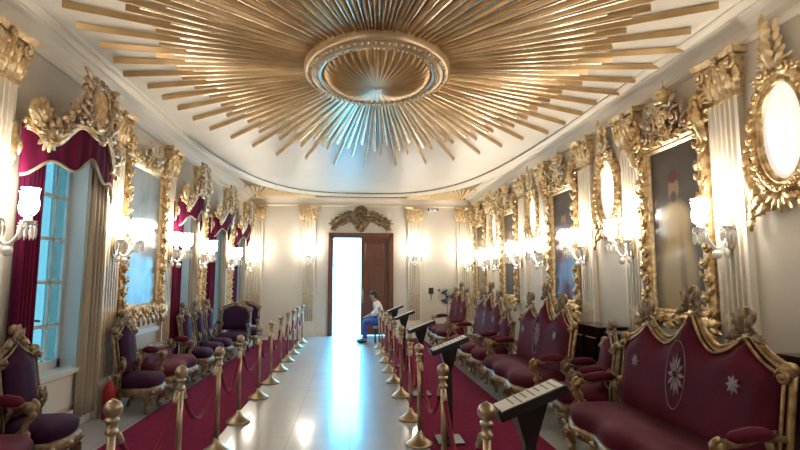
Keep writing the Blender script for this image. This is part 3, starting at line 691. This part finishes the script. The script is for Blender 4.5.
# ================================================================== SEATING
def resample(f, n): return [f(i / n) for i in range(n + 1)]
def star(n, r0, r1, cx, cz, rot=0):
    return [(cx + (r1 if k % 2 == 0 else r0) * cos(rot + pi * k / n), cz + (r1 if k % 2 == 0 else r0) * sin(rot + pi * k / n)) for k in range(2 * n)]
def make_seat(name, L, D, top, peaks, arms, velvet, gilt, seat_h=.45, stars=(), legs=2, back_h0=.40, finial=.16, tilt=.16):
    """local: x along the width, front -y; the back stands at y=0"""
    root = empty(name); h = L / 2
    ylean = lambda z: tilt * max(0, z - back_h0)
    # upholstered back
    zt = lambda x: top(x)
    m = MB(); nx, nz = max(12, int(L * 26)), 9; w_ = h - .05
    def face(yo, puff):
        def fn(u, v):
            x = -w_ + 2 * w_ * u; z = back_h0 + (zt(x) - .03 - back_h0) * v
            e = min(1, min(u, 1 - u) * 2 * h / .14) * min(1, v / .15, (1 - v) / .12); e = max(0, e) ** .5
            return (x, yo + ylean(z) - puff * e, z)
        return fn
    b0 = len(m.v); m.grid(face(-.03, .075), nx, nz); m.grid(face(.035, .0), nx, nz)
    n1 = (nx + 1) * (nz + 1); rim = [i for i in range(nx + 1)] + [(j) * (nx + 1) + nx for j in range(1, nz + 1)] + [nz * (nx + 1) + i for i in range(nx - 1, -1, -1)] + [j * (nx + 1) for j in range(nz - 1, 0, -1)]
    m.f += [(rim[i], rim[(i + 1) % len(rim)], n1 + rim[(i + 1) % len(rim)], n1 + rim[i]) for i in range(len(rim))]; m.sm += [True] * len(rim)
    back = m.build('backrest', velvet, root)
    for (cx, cz, r, kind) in stars:
        e = MB(); yf = lambda z: -.115 + ylean(z)
        if kind == 'star':
            for q in range(8):
                a = pi * q / 4; ca, sa = cos(a), sin(a); w2 = r * .2
                P = [(cx, cz), (cx + ca * r * .5 - sa * w2, cz + sa * r * .5 + ca * w2), (cx + ca * r, cz + sa * r), (cx + ca * r * .5 + sa * w2, cz + sa * r * .5 - ca * w2)]
                e.add([(x, yf(z) + (.0 if i else -.006), z) for i, (x, z) in enumerate(P)] + [(x, yf(z) + .02, z) for x, z in P], [(0, 1, 2, 3), (4, 7, 6, 5), (0, 4, 5, 1), (1, 5, 6, 2), (2, 6, 7, 3), (3, 7, 4, 0)], False)
        else:
            e.tube([(cx + .12 * cos(a), yf(cz + .27 * sin(a)) - .002, cz + .27 * sin(a)) for a in [2 * pi * k / 32 for k in range(32)]], .004, 5, closed=True)
            for q in range(12):
                a = 2 * pi * q / 12; rr = (.10, .17); P = [(cx + rr[0] * t * cos(a + o), cz + rr[1] * t * sin(a + o)) for t, o in ((.2, 0), (.6, .2), (1, 0), (.6, -.2))]
                e.add([(x, yf(z) - .002, z) for x, z in P] + [(x, yf(z) + .02, z) for x, z in P], [(0, 1, 2, 3), (4, 7, 6, 5), (0, 4, 5, 1), (1, 5, 6, 2), (2, 6, 7, 3), (3, 7, 4, 0)], False)
            e.tube([(cx + .03 * cos(a), yf(cz) - .004, cz + .04 * sin(a)) for a in [2 * pi * k / 12 for k in range(12)]], .008, 5, closed=True)
        e.build('embroidery', SILVER, back)
    # gilt back frame
    m = MB(); N = max(16, int(L * 30)); pts = [(-h, ylean(.2), .2), (-h, ylean(.5), .5), (-h, ylean(.8), min(.8, zt(-h) - .05))] + [(-h + 2 * h * i / N, ylean(zt(-h + 2 * h * i / N)), zt(-h + 2 * h * i / N)) for i in range(N + 1)] + [(h, ylean(.8), min(.8, zt(h) - .05)), (h, ylean(.5), .5), (h, ylean(.2), .2)]
    m.tube(pts, .024, 8); m.tube([(x * (1 + .01 / h), y + .005, z + .032) for x, y, z in pts[3:-3]], .017, 7); m.tube([(x * .975, y - .045, z - .018) for x, y, z in pts], .012, 6)
    for s in (-1, 1):
        zz = zt(s * h); m.blob((s * h, ylean(zz) - .02, zz + .02), (.05, .05, .05)); 
        scroll(m, s * (h - .03), .62, pi / 2, .055, s, .020, -.05 + ylean(.62)); leaf(m, s * (h - .02), .48, pi / 2, .2, .08, -.04); scroll(m, s * (h - .02), zz - .03, pi, .05, -s, .02, -.05 + ylean(zz))
    m.build('back_frame', gilt, root)
    for (px, pz) in peaks:
        m = MB(); y0 = ylean(pz) - .01; F = finial / .16
        leaf(m, px, pz, pi / 2, .19 * F, .12 * F, y0 - .02); 
        for s in (-1, 1): leaf(m, px, pz, pi / 2 - s * .6, .17 * F, .10 * F, y0 - .02); scroll(m, px + s * .06 * F, pz + .03, pi / 2, .045 * F, s, .016 * F, y0 - .03, 1.3, 12); leaf(m, px + s * .05, pz + .0, -pi / 2 + s * 1.2, .15 * F, .08, y0 - .02)
        m.blob((px, y0, pz + .12 * F), (.05 * F, .045, .07 * F)); flower(m, px, pz + .09 * F, .04 * F, y0 - .06)
        m.build('finial', GOLDFS, root)
    # seat
    nseg = 40
    def outline(ins, grow=0):
        pts = []
        for i in range(nseg):      # front edge wavy, from left to right, then back
            pass
        F = 26
        for i in range(F + 1):
            u = i / F; x = (-1 + 2 * u) * (h - ins - .005 + grow); wv = .05 * cos(2 * pi * u * (legs - 1)) if legs > 2 else 0
            bow = .07 * sin(pi * u) ** .6
            pts.append((x, -(D + bow - wv * .6 - ins + grow) + (.04 if i in (0, F) else 0)))
        for i in range(9):
            u = i / 8; pts.append(((1 - 2 * u) * (h - ins - .02 + grow), -.02 + ins * .3 - (grow * 0)))
        return pts
    ring = lambda ins, z, g=0: [(x, y, z) for x, y in outline(ins, g)]
    m = MB(); m.loft([ring(.015, seat_h - .13), ring(.0, seat_h - .10), ring(-.005, seat_h - .05), ring(.01, seat_h - .015), ring(.05, seat_h + .012), ring(.12, seat_h + .028), ring(.2 if D > .4 else .15, seat_h + .034)]); m.build('seat', velvet, root)
    m = MB(); m.loft([ring(.015, seat_h - .23, .015), ring(.0, seat_h - .215, .018), ring(0, seat_h - .15, .018), ring(.01, seat_h - .13, .015), ring(.02, seat_h - .125, .015)])
    for i in range(int(L / .12)):
        x = -h + .08 + i * (L - .16) / max(1, int(L / .12) - 1); u = (x + h) / L; leaf(m, x - .04, seat_h - .19, .25 if i % 2 else pi - .25, .09, .06, -(D + .07 * sin(pi * u) ** .6 - (.03 * cos(2 * pi * u * (legs - 1)) if legs > 2 else 0) + .02), .2, .1, 5)
    m.build('seat_rail', gilt, root)
    # legs
    zl = seat_h - .2
    for k in range(legs):
        u = k / (legs - 1); x = -h + .06 + (L - .12) * u; y = -D + .03 - .03 * sin(pi * u)
        s = -1 if u < .5 else (1 if u > .5 else 0)
        m = MB(); m.tube([(x, y + .02, zl), (x + s * .02, y - .03, zl - .04), (x + s * .02, y - .035, zl * .62), (x, y + .005, zl * .3), (x + s * .005, y - .005, .045), (x + s * .015, y - .03, .03)], [.045, .05, .038, .022, .024, .028], 8)
        scroll(m, x + s * .02, zl - .05, pi / 2, .04, 1 if s >= 0 else -1, .014, y - .05, 1.2, 10); leaf(m, x + s * .02, zl - .02, -pi / 2, .12, .06, y - .055); m.blob((x + s * .01, y - .015, .03), (.035, .04, .03)); m.build('leg', gilt, root)
    for s in (-1, 1):
        m = MB(); m.tube([(s * (h - .04), -.03, zl), (s * (h - .04), .0, zl * .5), (s * (h - .03), .06, .0)], [.035, .028, .022], 8); m.build('leg', gilt, root)
    if arms:
        for s in (-1, 1):
            x = s * (h - .01); ah = .66
            m = MB(); m.tube([(x, .05, ah - .02), (x + s * .01, -.15, ah - .005), (x + s * .02, -D * .55, ah - .03), (x + s * .02, -D * .78, ah - .025)], [.022, .024, .026, .03], 8)
            m.tube([(x + s * .02, -D * .78, ah - .03), (x + s * .02, -D * .86, ah - .10), (x + s * .015, -D * .74, seat_h + .06), (x, -D * .72, seat_h - .06), (x - s * .01, -D * .82, seat_h - .16)], [.036, .032, .026, .032, .038], 8)
            # scroll at the hand, turned to the side
            b0 = len(m.v); scroll(m, -D * .80, ah - .045, pi / 2, .055, 1, .020, 0, 1.3, 14)
            for q in range(b0, len(m.v)): px, py, pz = m.v[q]; m.v[q] = (x + s * .02 + (py + .03), px, pz)
            m.blob((x + s * .02, -D * .80, ah - .045), (.05, .05, .05)); m.blob((x + s * .01, -D * .72, seat_h - .02), (.03, .06, .05))
            arm = m.build('arm', gilt, root)
            m = MB(); m.tube([(x, -.06, ah + .0), (x + s * .005, -.12, ah + .018), (x + s * .01, -D * .38, ah + .018), (x + s * .015, -D * .60, ah + .005), (x + s * .018, -D * .68, ah - .01)], [.02, .042, .048, .042, .02], 10); m.build('arm_pad', velvet, arm)
    return root
def peaks_fn(P, ends, valley):
    # P: [(x, z)] peaks in order; ogee sweeps between peak and valley
    ks = [(P[0][0] - (P[0][0] - ends[0]), ends[1])]
    def f(x):
        pts = [(-ends[0], ends[1])]
        for i, p in enumerate(P):
            if i: pts.append(((P[i - 1][0] + p[0]) / 2 * 1.0, valley))
            pts.append(p)
        pts.append((ends[0], ends[1]))
        for a, b in zip(pts, pts[1:]):
            if x <= b[0] + 1e-9:
                t = max(0, min(1, (x - a[0]) / (b[0] - a[0])))
                if b[1] > a[1]: return a[1] + (b[1] - a[1]) * (.25 * t + .75 * t ** 2.2)
                t = 1 - t; return b[1] + (a[1] - b[1]) * (.25 * t + .75 * t ** 2.2)
        return ends[1]
    return f
SL = 1.92
sofa_top = peaks_fn([(-.60, 1.24), (0, 1.38), (.60, 1.24)], (SL / 2, 1.04), 1.09)
sofa = Maker(lambda: make_seat('carved_sofa', SL, .56, sofa_top, [(-.60, 1.25), (0, 1.39), (.60, 1.25)], True, VELVET, GOLDF, .44,
             [(-.62, .88, .06, 'star'), (.60, .90, .07, 'star'), (-.02, .86, .1, 'oval')], 4))
for y, lab in ((3.98, 'large crimson triple-peaked sofa with silver star embroidery, nearest on the right'), (7.10, 'crimson triple-peaked gilt sofa beyond the right-hand armchair, second from front'),
               (10.0, 'crimson triple-peaked gilt sofa under the third right-wall portrait'), (12.75, 'crimson triple-peaked gilt sofa nearest the back wall on the right')):
    sofa((2.66, y, 0), FR, lab, 'sofa', 'triple-peaked crimson sofas')
ac_top = peaks_fn([(0, 1.05)], (.29, .90), .9)
armchair = Maker(lambda: make_seat('gilt_armchair', .60, .50, ac_top, [(0, 1.05)], True, VELVET, GOLDFS, .44, (), 2, .45, .10))
armchair((2.82, 5.52, 0), FR - .28, 'crimson gilt armchair standing between the first and second right-hand sofas', 'armchair', 'gilt armchairs')
armchair((2.62, 8.62, 0), FR, 'crimson gilt armchair between the second and third right-hand sofas', 'armchair', 'gilt armchairs')
# left side
chair_top = peaks_fn([(0, 1.10)], (.23, .98), .98)
chair = Maker(lambda: make_seat('side_chair', .48, .37, chair_top, [(0, 1.10)], False, VELVETD, GOLDFS, .44, (), 2, .50, .12))
CH = [(4.74, -2.79, 'gilt side chair beside the nearest sofa, below the first left window'), (6.86, -2.80, 'gilt side chair with dark velvet seat between the first window and the wide mirror'),
      (9.2, -2.80, 'gilt side chair just beyond the left-hand settee'), (9.95, -2.80, 'gilt side chair, nearer of the pair beside the narrow pier mirror'), (10.65, -2.80, 'gilt side chair, farther of the pair, under the third left window')]
for y, x, lab in CH: chair((x, y, 0), FL + rnd.uniform(-.06, .06), lab, 'chair', 'gilt side chairs')
set_top = peaks_fn([(0, .66)], (.62, .60), .6)
o = make_seat('settee', 1.28, .42, set_top, [], True, VELVET, GOLDFS, .43, (), 3, .42, .12); o.location = (-2.88, 8.02, 0); o.rotation_euler.z = FL
tag(o, 'low crimson gilt settee against the left wall below the wide mirror', 'settee')
o = make_seat('settee', 1.55, .42, peaks_fn([(0, 1.1)], (.76, .9), .9), [(0, 1.1)], True, VELVET, GOLDFS, .43, (), 3, .42, .12); o.location = (-2.84, 3.62, 0); o.rotation_euler.z = FL
tag(o, 'crimson gilt settee cut off by the lower left picture corner', 'settee')
bar_top = lambda x: .93 + .13 * max(0, cos(pi * x / .62)) ** .8
big = Maker(lambda: make_seat('barrel_armchair', .66, .54, bar_top, [(0, 1.05)], True, VELVETD, GOLDFS, .42, (), 2, .50, .06))
big((-2.62, 12.1, 0), R(4), 'gilt armchair with arched navy back, nearer of the two by the far left corner', 'armchair', 'arched armchairs')
big((-2.62, 13.3, 0), R(4), 'gilt armchair with arched navy back, farther of the two by the far left corner', 'armchair', 'arched armchairs')

# ================================================================== CABINETS on the right
def cabinet(name, y0, y1, h, mt, label, glazed=False):
    root = empty(name, (XR - .12, (y0 + y1) / 2, 0), FR, label, 'cabinet', 'low cabinets along the right wall'); hw = (y1 - y0) / 2; D = .36
    m = MB(); m.box(-hw, hw, -D, 0, .06, h - .03); m.box(-hw + .03, hw - .03, -D + .03, 0, 0, .06); m.build('body', mt, root)
    m = MB(); m.box(-hw - .025, hw + .025, -D - .03, .01, h - .03, h); m.build('top', mt, root)
    for s in (-1, 1):
        x0, x1 = (-hw + .02, -.006) if s < 0 else (.006, hw - .02)
        m = MB(); m.box(x0, x1, -D - .02, -D, .10, h - .08)
        rect_rail(m, x0 + .04, x1 - .04, .15, h - .14, [(0, -D - .02), (.012, -D - .032), (.024, -D - .032), (.036, -D - .018)]); dd = m.build('door', mt, root)
        if glazed: g = MB(); g.box(x0 + .07, x1 - .07, -D - .026, -D - .019, .18, h - .17); g.build('glass', BLACKP, dd)
        k_ = MB(); k_.blob((-s * -.035, -D - .035, h * .55), .012); k_.build('knob', BRASS, dd)
cabinet('low_cabinet', 2.25, 3.55, 1.08, WOOD, 'dark wood cabinet behind the near end of the first sofa, right edge')
cabinet('low_cabinet', 4.75, 6.15, .99, WOOD, 'dark wood cabinet behind the right-hand armchair')
cabinet('glazed_cabinet', 6.35, 7.15, 1.02, BLACKP, 'glossy black glazed cabinet between the armchair and the second sofa', True)

# ================================================================== ROPE BARRIERS
def make_stanchion():
    root = empty('brass_stanchion')
    MB().lathe([(.135, 0), (.14, .012), (.13, .025), (.085, .05), (.045, .085), (.026, .12), (.022, .14)], 24).build('base', BRASS, root)
    MB().lathe([(.021, .13), (.021, .86)], 14).build('pole', BRASS, root)
    m = MB(); m.lathe([(.024, .80), (.034, .81), (.034, .825), (.027, .83), (.027, .865), (.036, .87), (.036, .885), (.022, .89), (.022, .90)], 16)
    for a in (0, pi): m.tube([(cos(q) * .0 + .0, (.03 + .03 * sin(q)) * (1 if a else -1), .835 + .02 * cos(q)) for q in [2 * pi * k / 10 for k in range(10)]], .005, 5, closed=True)
    m.build('collar', BRASS, root)
    m = MB(); m.blob((0, 0, .935), .048, 16, 10); m.lathe([(.014, .975), (.010, .985), (.003, .99)], 10); m.build('ball_finial', BRASS, root); return root
stan = Maker(make_stanchion)
SLY = [2.95, 4.05, 5.15, 6.2, 7.4, 8.4, 9.55, 10.6, 11.65, 12.7, 13.7]; SRY = [2.70, 3.95, 5.2, 6.12, 7.3, 8.3, 9.25, 10.3, 11.35, 12.4]
def rope(x, a, b, label, sag):
    root = empty('barrier_rope', (x, (a + b) / 2, 0), 0, label, 'rope', 'velvet barrier ropes')
    hl = (b - a) / 2 - .06; pts = [(0, -hl + 2 * hl * q / 20, .80 - sag * (1 - ((q - 10) / 10) ** 2)) for q in range(21)]
    m = MB(); m.tube(pts, .017, 8); m.build('cord', ROPE, root)
    for s, p in ((-1, pts[0]), (1, pts[-1])):
        m = MB(); q = pts[2] if s < 0 else pts[-3]
        m.tube([p, tuple(V(p).lerp(V(q), .6))], .020, 8); m.tube([(0, s * (hl + .03 * t), .80 + .03 * t) for t in (0, .5, 1)], .007, 6); m.build('hook', BRASS, root)
for side, x, Y in (('left', -1.26, SLY), ('right', .70, SRY)):
    for k, y in enumerate(Y):
        stan((x + rnd.uniform(-.015, .015), y, 0.013 if False else 0), 0, '%s brass ball-topped stanchion from the front in the %s-hand rope line' % (ORD[k], side), 'stanchion', 'brass stanchions')
    for k, (a, b) in enumerate(zip(Y, Y[1:])):
        rope(x, a, b, 'crimson velvet rope sagging between the %s and %s %s-hand stanchions' % (ORD[k], ORD[k + 1], side), .30 + .04 * rnd.random())

# ================================================================== READING STANDS on the right runner
def make_stand():
    root = empty('reading_stand')
    m = MB(); m.box(-.15, .15, -.13, .13, .012, .035); m.build('base', BLACK, root)
    m = MB(); m.loft([[(-.035, -.03, .03), (.035, -.03, .03), (.035, .03, .03), (-.035, .03, .03)], [(-.035, -.03, .72), (.035, -.03, .72), (.035, .03, .72), (-.035, .03, .72)], [(-.085, -.09, .89), (.085, -.09, .89), (.085, .09, .97), (-.085, .09, .97)]], False); m.build('post', BLACK, root)
    M_ = M4.Translation((0, 0, .965)) @ M4.Rotation(R(21), 4, 'X')
    m = MB(); m.box(-.10, .10, -.205, .205, -.035, .012, M_); m.box(-.10, .10, -.205, -.19, .012, .028, M_); m.build('panel', BLACK, root)
    m = MB(); m.box(-.085, .085, -.18, .19, .0125, .016, M_); sh = m.build('sheet', PAPER, root)
    m = MB()
    for q in range(7): m.box(-.075, .075 - (q * 37 % 5) * .012, .15 - q * .042, .158 - q * .042, .016, .0168, M_)
    o = m.build('printed_lines', INK, sh); return root
stand = Maker(make_stand)
for k, (x, y) in enumerate(((.99, 2.86), (1.0, 5.25), (1.0, 7.35), (1.0, 9.7), (1.0, 11.8))):
    stand((x, y, 0), FR, '%s black slanted reading stand from the front on the right-hand runner' % ORD[k], 'reading stand', 'slanted reading stands')

# ================================================================== SMALL THINGS
fe = empty('fire_extinguisher', (XL + .22, 6.50, 0), 0, 'small red extinguisher-like bottle on the floor beside the nearest window', 'fire extinguisher')
MB().lathe([(.066, 0), (.072, .012), (.072, .32), (.062, .37), (.03, .41), (.022, .43)], 20).build('cylinder', REDP, fe)
m = MB(); m.lathe([(.024, .43), (.024, .47), (.012, .48)], 10); m.tube([(0, 0, .47), (.05, 0, .50), (.10, 0, .49)], .008, 6); m.build('valve', BRASS, fe)

f = empty('standing_fan', (2.72, 14.35, 0), R(-20), 'grey round standing fan by the back wall, right of the doorway', 'fan')
MB().lathe([(.19, 0), (.20, .015), (.18, .03), (.03, .06)], 20).build('base', GREYP, f)
MB().lathe([(.016, .05), (.016, 1.05)], 10).build('pole', GREYP, f)
m = MB(); m.tube([(0, .02, 1.15), (0, .16, 1.15)], [.07, .05], 12); m.tube([(0, 0.06, 1.02), (0, .06, 1.12)], .03, 8); m.build('motor', BLACK, f)
m = MB()
for rr in (.05, .12, .19, .25): 
    for yy in (-.09, .0): m.tube([(rr * cos(2 * pi * k / 28), yy - (.02 if rr < .2 else -.02) * (1 if yy < 0 else -1), 1.15 + rr * sin(2 * pi * k / 28)) for k in range(28)], .004, 4, closed=True)
for k in range(28):
    a = 2 * pi * k / 28
    for s in (-1, 1): m.tube([(.04 * cos(a), -.045 + s * .06, 1.15 + .04 * sin(a)), (.19 * cos(a), -.045 + s * .06, 1.15 + .19 * sin(a)), (.255 * cos(a), -.045, 1.15 + .255 * sin(a))], .0028, 4)
m.build('cage', GREYP, f)
for k in range(3):
    a0 = 2 * pi * k / 3; m = MB()
    m.grid(lambda u, v: ((.04 + .17 * u) * cos(a0 + (v - .5) * 1.3 * (.5 + u * .5)), -.045 + .03 * (v - .5), 1.15 + (.04 + .17 * u) * sin(a0 + (v - .5) * 1.3 * (.5 + u * .5))), 5, 5); m.build('blade', BLACK, f, .003)

c = empty('security_camera', (2.42, YB, 3.74), 0, 'white twin-headed security camera high on the back wall beside the right capital', 'camera')
m = MB(); m.box(-.05, .05, -.03, 0, -.06, .06); m.tube([(0, -.02, 0), (0, -.14, -.02)], .018, 8); m.build('bracket', WHITEP, c)
for s in (-1, 1):
    m = MB(); m.tube([(s * .04, -.12, .0), (s * .13, -.22, -.03)], .05, 12); hd = m.build('housing', WHITEP, c)
    m = MB(); m.tube([(s * .13, -.22, -.03), (s * .138, -.229, -.033)], .038, 12); m.build('lens', BLACK, hd)
s_ = empty('wall_telephone', (2.38, YB, 1.30), 0, 'small black wall box with hanging cord right of the doorway', 'wall box')
MB().box(-.07, .07, -.05, 0, -.09, .09).build('casing', BLACK, s_)
m = MB(); m.tube([(0, -.03, -.09), (.01, -.03, -.2), (-.01, -.03, -.26)], .008, 6); m.build('cord', BLACK, s_)
s_ = empty('light_switch', (2.62, YB, 1.32), 0, 'tiny dark round wall switch beside the black wall box', 'switch')
m = MB(); m.tube([(0, 0, 0), (0, -.02, 0)], .045, 16); m.build('plate', GREYP, s_); MB().box(-.012, .012, -.03, -.018, -.02, .02).build('rocker', BLACK, s_)

# carved emblem above the door
em = empty('carved_emblem', (.28, YB - .004, 3.44), 0, 'bronze carved emblem with scrolling wings over the doorway', 'carving')
m = MB(); m.prism([(.24 * cos(a), .36 * sin(a)) for a in [2 * pi * k / 36 for k in range(36)]], -.06, 0); m.tube([(.24 * cos(a), -.06, .36 * sin(a)) for a in [2 * pi * k / 36 for k in range(36)]], .035, 8, closed=True)
for q in range(12): a = 2 * pi * q / 12; leaf(m, .1 * cos(a), .1 * sin(a), a, .20, .09, -.06)
scroll(m, -.12, .12, pi / 2, .09, 1, .028, -.08); scroll(m, .12, .12, pi / 2, .09, -1, .028, -.08); scroll(m, -.1, -.14, -pi / 2, .08, -1, .025, -.08); scroll(m, .1, -.14, -pi / 2, .08, 1, .025, -.08); flower(m, 0, 0, .09, -.08)
for q in range(5): leaf(m, 0, -.28, -pi / 2 + (q - 2) * .5, .15, .09, -.05)
m.build('shield', BRONZE, em)
for s in (-1, 1):
    m = MB()
    for q in range(5):
        x = s * (.34 + q * .125); z = .10 - q * .035 - .007 * q * q
        scroll(m, x, z + .02, pi / 2, .10 - .007 * q, -s if q % 2 else s, .03, -.05, 1.4, 16, tail=.08); scroll(m, x - s * .03, z - .14, -pi / 2, .075, s if q % 2 else -s, .024, -.05, 1.3, 14)
        leaf(m, x - s * .08, z - .06, (0 if s > 0 else pi) + s * .3, .22, .13, -.03); leaf(m, x - s * .08, z - .1, (0 if s > 0 else pi) - s * .6, .18, .11, -.04)
    m.build('wing', BRONZE, em)

# ================================================================== PERSON sitting by the doorway
st = empty('stool', (.82, 13.55, 0), 0, 'dark grey box stool under the seated person by the doorway', 'stool')
m = MB(); m.box(-.21, .21, -.21, .21, .37, .425); m.build('seat', GREYP, st)
for sx in (-1, 1):
    for sy in (-1, 1): MB().box(sx * .18 - .02, sx * .18 + .02, sy * .18 - .02, sy * .18 + .02, 0, .37).build('leg', BLACK, st)
def skin_mesh(name, verts, edges, mt, parent, sub=2, root=0):
    me = bpy.data.meshes.new(name); me.from_pydata([v[:3] for v in verts], edges, []); me.materials.append(mt)
    o = bpy.data.objects.new(name, me); COL.objects.link(o); o.parent = parent
    md = o.modifiers.new('skin', 'SKIN'); md.use_smooth_shade = True
    if not me.skin_vertices: bpy.context.view_layer.objects.active = o
    for i, v in enumerate(verts):
        r = v[3] if isinstance(v[3], tuple) else (v[3], v[3])
        me.skin_vertices[0].data[i].radius = r; me.skin_vertices[0].data[i].use_root = (i == root)
    sm = o.modifiers.new('sub', 'SUBSURF'); sm.levels = sub; sm.render_levels = sub
    return o
P = empty('person', (.80, 13.55, 0), 0, 'seated person in white shirt and blue trousers leaning forward by the open door', 'person')
# faces -x : pelvis on the stool, leaning forward, forearms on the thighs
Bv = [(0, 0, .57, (.15, .11)), (-.03, 0, .72, (.135, .10)), (-.09, 0, .90, (.16, .115)), (-.13, 0, 1.01, (.12, .09)), (-.165, 0, 1.07, .055), (-.20, 0, 1.13, (.06, .06)), (-.215, 0, 1.21, (.085, .075)), (-.205, 0, 1.29, (.06, .055))]
Be = [(i, i + 1) for i in range(7)]
for s in (-1, 1):
    b = len(Bv); Bv += [(-.12, s * .17, 1.0, .06), (-.12, s * .24, .80, .048), (-.30, s * .17, .69, .036), (-.36, s * .14, .67, .03), (-.41, s * .125, .655, (.034, .022))]
    Be += [(3, b), (b, b + 1), (b + 1, b + 2), (b + 2, b + 3), (b + 3, b + 4)]
    hand = b + 4
    for f_, (dy, L_) in enumerate(((-.026, .062), (-.009, .07), (.009, .066), (.025, .052))):
        c0 = len(Bv); Bv += [(-.435, s * .125 + dy, .65, .010), (-.435 - L_ * .5, s * .125 + dy * 1.15, .642, .0088), (-.435 - L_ * .85, s * .125 + dy * 1.15, .622, .0075)]; Be += [(hand, c0), (c0, c0 + 1), (c0 + 1, c0 + 2)]
    c0 = len(Bv); Bv += [(-.40, s * .125 - s * .034, .655, .011), (-.43, s * .125 - s * .055, .645, .009), (-.452, s * .125 - s * .05, .635, .008)]; Be += [(hand, c0), (c0, c0 + 1), (c0 + 1, c0 + 2)]
    b = len(Bv); Bv += [(-.06, s * .10, .55, .095), (-.44, s * .13, .54, .065), (-.43, s * .13, .30, .052), (-.42, s * .13, .09, .038), (-.46, s * .13, .045, (.04, .035)), (-.58, s * .14, .03, (.04, .025))]
    Be += [(0, b), (b, b + 1), (b + 1, b + 2), (b + 2, b + 3), (b + 3, b + 4), (b + 4, b + 5)]
skin_mesh('body', Bv, Be, SKIN, P)
Sv = [(0, 0, .56, (.165, .125)), (-.03, 0, .72, (.15, .115)), (-.09, 0, .90, (.175, .13)), (-.13, 0, 1.01, (.13, .10)), (-.16, 0, 1.055, .068)]; Se = [(0, 1), (1, 2), (2, 3), (3, 4)]
for s in (-1, 1): b = len(Sv); Sv += [(-.12, s * .175, 1.0, .075), (-.12, s * .245, .80, .062), (-.27, s * .18, .70, .05)]; Se += [(3, b), (b, b + 1), (b + 1, b + 2)]
skin_mesh('shirt', Sv, Se, SHIRT, P)
Tv = [(0, 0, .56, (.17, .13))]; Te = []
for s in (-1, 1): b = len(Tv); Tv += [(-.06, s * .10, .55, .108), (-.44, s * .13, .54, .078), (-.43, s * .13, .30, .068), (-.42, s * .13, .10, .062)]; Te += [(0, b), (b, b + 1), (b + 1, b + 2), (b + 2, b + 3)]
skin_mesh('trousers', Tv, Te, JEANS, P)
m = MB(); m.blob((-.195, 0, 1.265), (.098, .088, .085), 14, 9); m.blob((-.155, 0, 1.22), (.07, .083, .09), 12, 8); m.build('hair', HAIR, P)
m = MB(); m.blob((-.305, 0, 1.205), (.022, .014, .022), 8, 6); m.build('nose', SKIN, P)
for s in (-1, 1):
    m = MB(); m.blob((-.285, s * .033, 1.225), (.012, .014, .010), 8, 6); m.build('eye', BLACK, P)
    m = MB(); m.blob((-.205, s * .083, 1.205), (.024, .012, .034), 8, 6); m.build('ear', SKIN, P)
m = MB(); m.blob((-.288, 0, 1.158), (.010, .026, .008), 8, 6); m.build('mouth', REDP, P)
for s in (-1, 1):
    m = MB(); m.blob((-.51, s * .135, .045), (.14, .05, .045), 12, 8); m.build('shoe', BLACK, P)

# ================================================================== LIGHT
for (x, y, z) in LIGHTS:
    l = bpy.data.lights.new('sconce_light', 'POINT'); l.energy = 20; l.color = (1, .92, .80); l.shadow_soft_size = .09
    o = bpy.data.objects.new('sconce_light', l); COL.objects.link(o); o.location = (x, y, z)
wd = bpy.data.worlds.new('daylight'); sc.world = wd; wd.use_nodes = True
bg = wd.node_tree.nodes['Background']; bg.inputs['Color'].default_value = (.10, .58, 1., 1); bg.inputs['Strength'].default_value = 32.0
# ================================================================== CAMERA
F, VX, VY, H = 510., 351., 280., 1.62
dv = V(((VX - 400) / F, (VY - 225) / F, 1)).normalized()
up = V((0, -dv.z, dv.y)).normalized(); rt = dv.cross(up)
cam = bpy.data.cameras.new('camera'); cam.sensor_width = 36; cam.lens = F / 800 * 36; cam.clip_start = .05
co = bpy.data.objects.new('camera', cam); COL.objects.link(co)
row = lambda i: V((rt[i], dv[i], up[i]))
cx_, cy_, cz_ = row(0), -row(1), -row(2)
mt = M4((( cx_.x, cy_.x, cz_.x, 0), (cx_.y, cy_.y, cz_.y, 0), (cx_.z, cy_.z, cz_.z, H), (0, 0, 0, 1)))
co.matrix_world = mt
sc.camera = co
sc.view_settings.view_transform = 'Standard'; sc.view_settings.look = 'None'; sc.view_settings.gamma = 1; sc.view_settings.exposure = 0.0
sc.cycles.sample_clamp_indirect = 6.0; sc.cycles.max_bounces = 8
